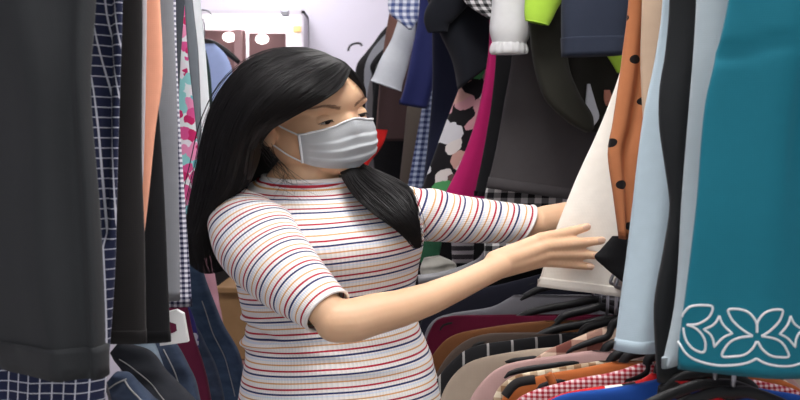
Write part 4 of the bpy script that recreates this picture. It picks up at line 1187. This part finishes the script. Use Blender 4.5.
# trousers and shoes
JB = denim('person_denim', (58, 66, 84))
tr = MB()
q = P(340, 470, 1.74)
for hp, dx in ((hipL, -.02), (hipR, .02)):
    tr.tube([Vector((hp.x*.5+q.x*.5, 1.74, q.z+.05)), Vector((hp.x, hp.y, q.z-.06)), hp+Vector((dx*.3, 0, -.12)), Vector((hp.x+dx, hp.y-.01, .46)), Vector((hp.x+dx, hp.y+.02, .09))], [.105, .115, .10, .068, .058], 32, .9)
t_ = tr.build('trousers', JB, person)
SH = solid('shoe_grey', (70, 70, 74), .7)
for hp, dx in ((hipL, -.02), (hipR, .02)):
    m = MB(); m.capsule(Vector((hp.x+dx, hp.y+.03, .048)), Vector((hp.x+dx+.035, hp.y-.15, .042)), .048, .041, 20)
    for v in m.v: v.z = max(v.z, .002)
    m.build('shoe', SH, person)

# ------------------------------------------------------------------ hair
kh = NT('hair_black'); tc = kh.node('ShaderNodeTexCoord')
kh.link(kh.mix(kh.noise(tc.outputs['Object'], 40, 3), srgb(12, 11, 12), srgb(22, 20, 21)), kh.b.inputs['Base Color'])
kh.b.inputs['Roughness'].default_value = .47; kh.b.inputs['Specular IOR Level'].default_value = .3
HAIR = kh.m
def guides(gs, n): return [[Vector(P(*p)) for p in cat(g, n)] for g in gs]
def hair_sheet(gs, n, m, thick):
    """smooth sheet through the guides: n along, m across"""
    G_ = guides(gs, n)
    grid = []
    for i in range(n):
        grid.append([Vector(p) for p in cat([tuple(g[i]) for g in G_], m)])
    return grid
def sheet_mesh(grid, thick, inward):
    n, m = len(grid), len(grid[0])
    vs = [p for r in grid for p in r]
    vs += [p+(inward-p).normalized()*thick for r in grid for p in r]
    b = n*m; fs = []
    for i in range(n-1):
        for j in range(m-1):
            q = i*m+j
            fs.append((q, q+1, q+m+1, q+m)); fs.append((b+q, b+q+m, b+q+m+1, b+q+1))
    ed = [j for j in range(m)]+[i*m+m-1 for i in range(1, n)]+[(n-1)*m+j for j in range(m-2, -1, -1)]+[i*m for i in range(n-2, 0, -1)]
    for k in range(len(ed)):
        p, q = ed[k], ed[(k+1) % len(ed)]; fs.append((q, p, p+b, q+b))
    return vs, fs
A = [
 [(350, 69, 1.672), (342, 86, 1.648), (325, 99, 1.628), (303, 111, 1.622), (285, 121, 1.622), (270, 130, 1.640), (258, 145, 1.672), (255, 163, 1.69), (249, 181, 1.69), (240, 198, 1.69), (229, 216, 1.705), (224, 245, 1.725), (231, 288, 1.735)],
 [(344, 64, 1.678), (328, 77, 1.637), (305, 92, 1.606), (283, 108, 1.598), (263, 125, 1.606), (251, 146, 1.632), (247, 166, 1.650), (244, 183, 1.650), (232, 200, 1.67), (221, 218, 1.69), (215, 245, 1.71), (222, 290, 1.725)],
 [(334, 58, 1.69), (310, 67, 1.640), (284, 82, 1.602), (260, 103, 1.590), (244, 128, 1.594), (235, 155, 1.606), (228, 180, 1.622), (218, 203, 1.645), (208, 225, 1.672), (202, 250, 1.695), (212, 286, 1.71)],
 [(322, 52, 1.71), (293, 56, 1.665), (263, 71, 1.628), (238, 95, 1.616), (222, 127, 1.622), (213, 160, 1.634), (206, 190, 1.652), (199, 220, 1.675), (193, 245, 1.695), (201, 280, 1.71)],
 [(306, 48, 1.75), (277, 51.5, 1.720), (248, 65, 1.695), (226, 88, 1.685), (211, 121, 1.684), (203, 160, 1.69), (195, 200, 1.70), (189, 232, 1.712), (191, 270, 1.72)],
 [(302, 48, 1.80), (276, 53, 1.81), (250, 68, 1.81), (229, 92, 1.81), (214, 126, 1.80), (206, 165, 1.79), (198, 205, 1.785), (192, 235, 1.78), (191, 256, 1.775)],
 [(306, 50, 1.84), (292, 62, 1.89), (276, 85, 1.915), (262, 120, 1.915), (252, 160, 1.90), (244, 200, 1.885), (238, 235, 1.875), (236, 256, 1.87)],
 [(318, 54, 1.85), (318, 70, 1.905), (316, 95, 1.93), (312, 130, 1.93), (308, 170, 1.915), (304, 205, 1.90), (300, 240, 1.89), (298, 258, 1.885)],
 [(334, 60, 1.80), (345, 76, 1.85), (350, 100, 1.885), (350, 130, 1.89), (346, 165, 1.885), (342, 200, 1.885), (338, 235, 1.88), (336, 255, 1.88)],
]
B = [
 [(346, 64, 1.685), (353, 73, 1.684), (359, 82, 1.690), (363, 92, 1.705), (362, 108, 1.745), (357, 128, 1.775), (352, 146, 1.785), (348, 162, 1.775)],
 [(340, 60, 1.71), (350, 70, 1.725), (357, 82, 1.745), (361, 96, 1.765), (360, 115, 1.795), (356, 140, 1.805), (352, 160, 1.80)],
 [(330, 56, 1.76), (342, 67, 1.795), (352, 84, 1.82), (356, 105, 1.835), (355, 130, 1.84), (352, 160, 1.83)],
 [(322, 54, 1.82), (336, 68, 1.85), (348, 92, 1.87), (352, 125, 1.875), (350, 165, 1.86)],
]
K = [
 [(341, 160, 1.742), (341, 170, 1.722), (344, 180, 1.690), (355, 196, 1.643), (372, 212, 1.622), (390, 225, 1.615), (406, 238, 1.622), (417, 251, 1.634)],
 [(346, 158, 1.742), (348, 168, 1.716), (355, 180, 1.676), (370, 194, 1.636), (386, 208, 1.616), (400, 222, 1.610), (411, 236, 1.620), (418, 250, 1.634)],
 [(351, 158, 1.755), (355, 167, 1.728), (366, 178, 1.688), (382, 190, 1.650), (396, 203, 1.630), (407, 217, 1.622), (414, 233, 1.628), (418, 250, 1.636)],
 [(356, 160, 1.775), (364, 166, 1.755), (381, 173, 1.722), (397, 181, 1.695), (408, 190, 1.675), (413, 205, 1.660), (416, 226, 1.650), (418, 250, 1.645)],
]
hair = MB()
ctr = Vector((HC.x, HC.y+.01, HC.z))
def strands(gs, count, n, seed, tipjit, out, rad, spread=.004):
    rnd = random.Random(seed)
    n_ = n
    grid = hair_sheet(gs, n_, 60, 0)
    m = MB()
    for k in range(count):
        x = rnd.random()*59; j = min(int(x), 58); t = x-j
        off = rnd.gauss(0, .35)*spread; lift = rnd.random()*out
        end = 1-abs(rnd.gauss(0, tipjit)); ph = rnd.uniform(0, 6.28); wav = rnd.uniform(0, .0016)
        pts, rs = [], []
        last = max(4, int(n_*min(1, end)))
        dr = rnd.gauss(0, 1.6)
        for i in range(last):
            s = i/(n_-1)
            xx = min(max(x+dr*s*1.5, 0), 59); jj = min(int(xx), 58); tt = xx-jj
            p = grid[i][jj].lerp(grid[i][jj+1], tt)
            o_ = (p-Vector((ctr.x, ctr.y, min(ctr.z, p.z)))).normalized()
            p = p+o_*(lift*min(1, s*5+.1))+Vector((off*s*1.2+wav*math.sin(s*9+ph), 0, 0))
            pts.append(p); rs.append(rad*(1-.75*(i/(last-1))**3))
        m.tube(pts, rs, 3, 1.0, cap=False)
    return m
for gs, cnt, seed, tj, out, rad in ((A, 3400, 1, .07, .004, .00085), (B, 500, 2, .03, .003, .0008), (K, 1300, 3, .07, .006, .0008)):
    g = hair_sheet(gs, 40, 64, 0)
    iw = ctr if gs is not K else Vector((ctr.x, ctr.y+.2, ctr.z-.2))
    g = g[:(27 if gs is K else 37 if gs is A else 40)]
    v_, f_ = sheet_mesh(g, .012 if gs is not K else .006, iw)
    # taper the ends so that the sheet breaks into strands
    hair.add(v_, f_)
    m = strands(gs, cnt, 26, seed, tj, out, rad)
    hair.add(m.v, m.f)
for gs, cnt, seed in ((A, 160, 21), (K, 130, 22)):
    m = strands(gs, cnt, 26, seed, .12, .010, .0006, .022); hair.add(m.v, m.f)
# loose strands over the neck
rnd = random.Random(11)
for k in range(16):
    x0 = 262+rnd.uniform(-4, 10); y0 = 138+rnd.uniform(0, 14)
    pts = [(x0, y0, 1.645), (x0+8+rnd.uniform(-3, 8), y0+16, 1.68), (x0+14+rnd.uniform(-6, 18), y0+30, 1.695), (x0+18+rnd.uniform(-10, 34), y0+46+rnd.uniform(-8, 10), 1.690)]
    hair.tube([P(*p) for p in cat(pts, 14)], [.0006*(1-.7*i/13) for i in range(14)], 3, cap=False)
ho = hair.build('hair', HAIR, person)
ho['label'] = 'long straight black hair parted in the middle'
# ------------------------------------------------------------------ light and colour
w = bpy.data.worlds.new('world'); SC.world = w; w.use_nodes = True
w.node_tree.nodes['Background'].inputs[0].default_value = (.95, .97, 1, 1)
w.node_tree.nodes['Background'].inputs[1].default_value = .36
def area(name, loc, size, energy, aim, color=(1, 1, 1)):
    l = bpy.data.lights.new(name, 'AREA'); l.energy = energy; l.size = size; l.color = color
    o = bpy.data.objects.new(name, l); COL.objects.link(o); o.location = loc
    o.rotation_euler = (Vector(aim)-Vector(loc)).to_track_quat('-Z', 'Y').to_euler()
    return o
area('front_fill', (-.5, -1.3, 1.9), 1.8, 11, (0, 1.7, 1.2))  # added fill lamp behind the camera, stands for no real window
vs_ = SC.view_settings
SC.display_settings.display_device = 'sRGB'
vs_.view_transform = 'Standard'; vs_.look = 'None'; vs_.exposure = 0.3; vs_.gamma = 1.0; vs_.use_curve_mapping = False
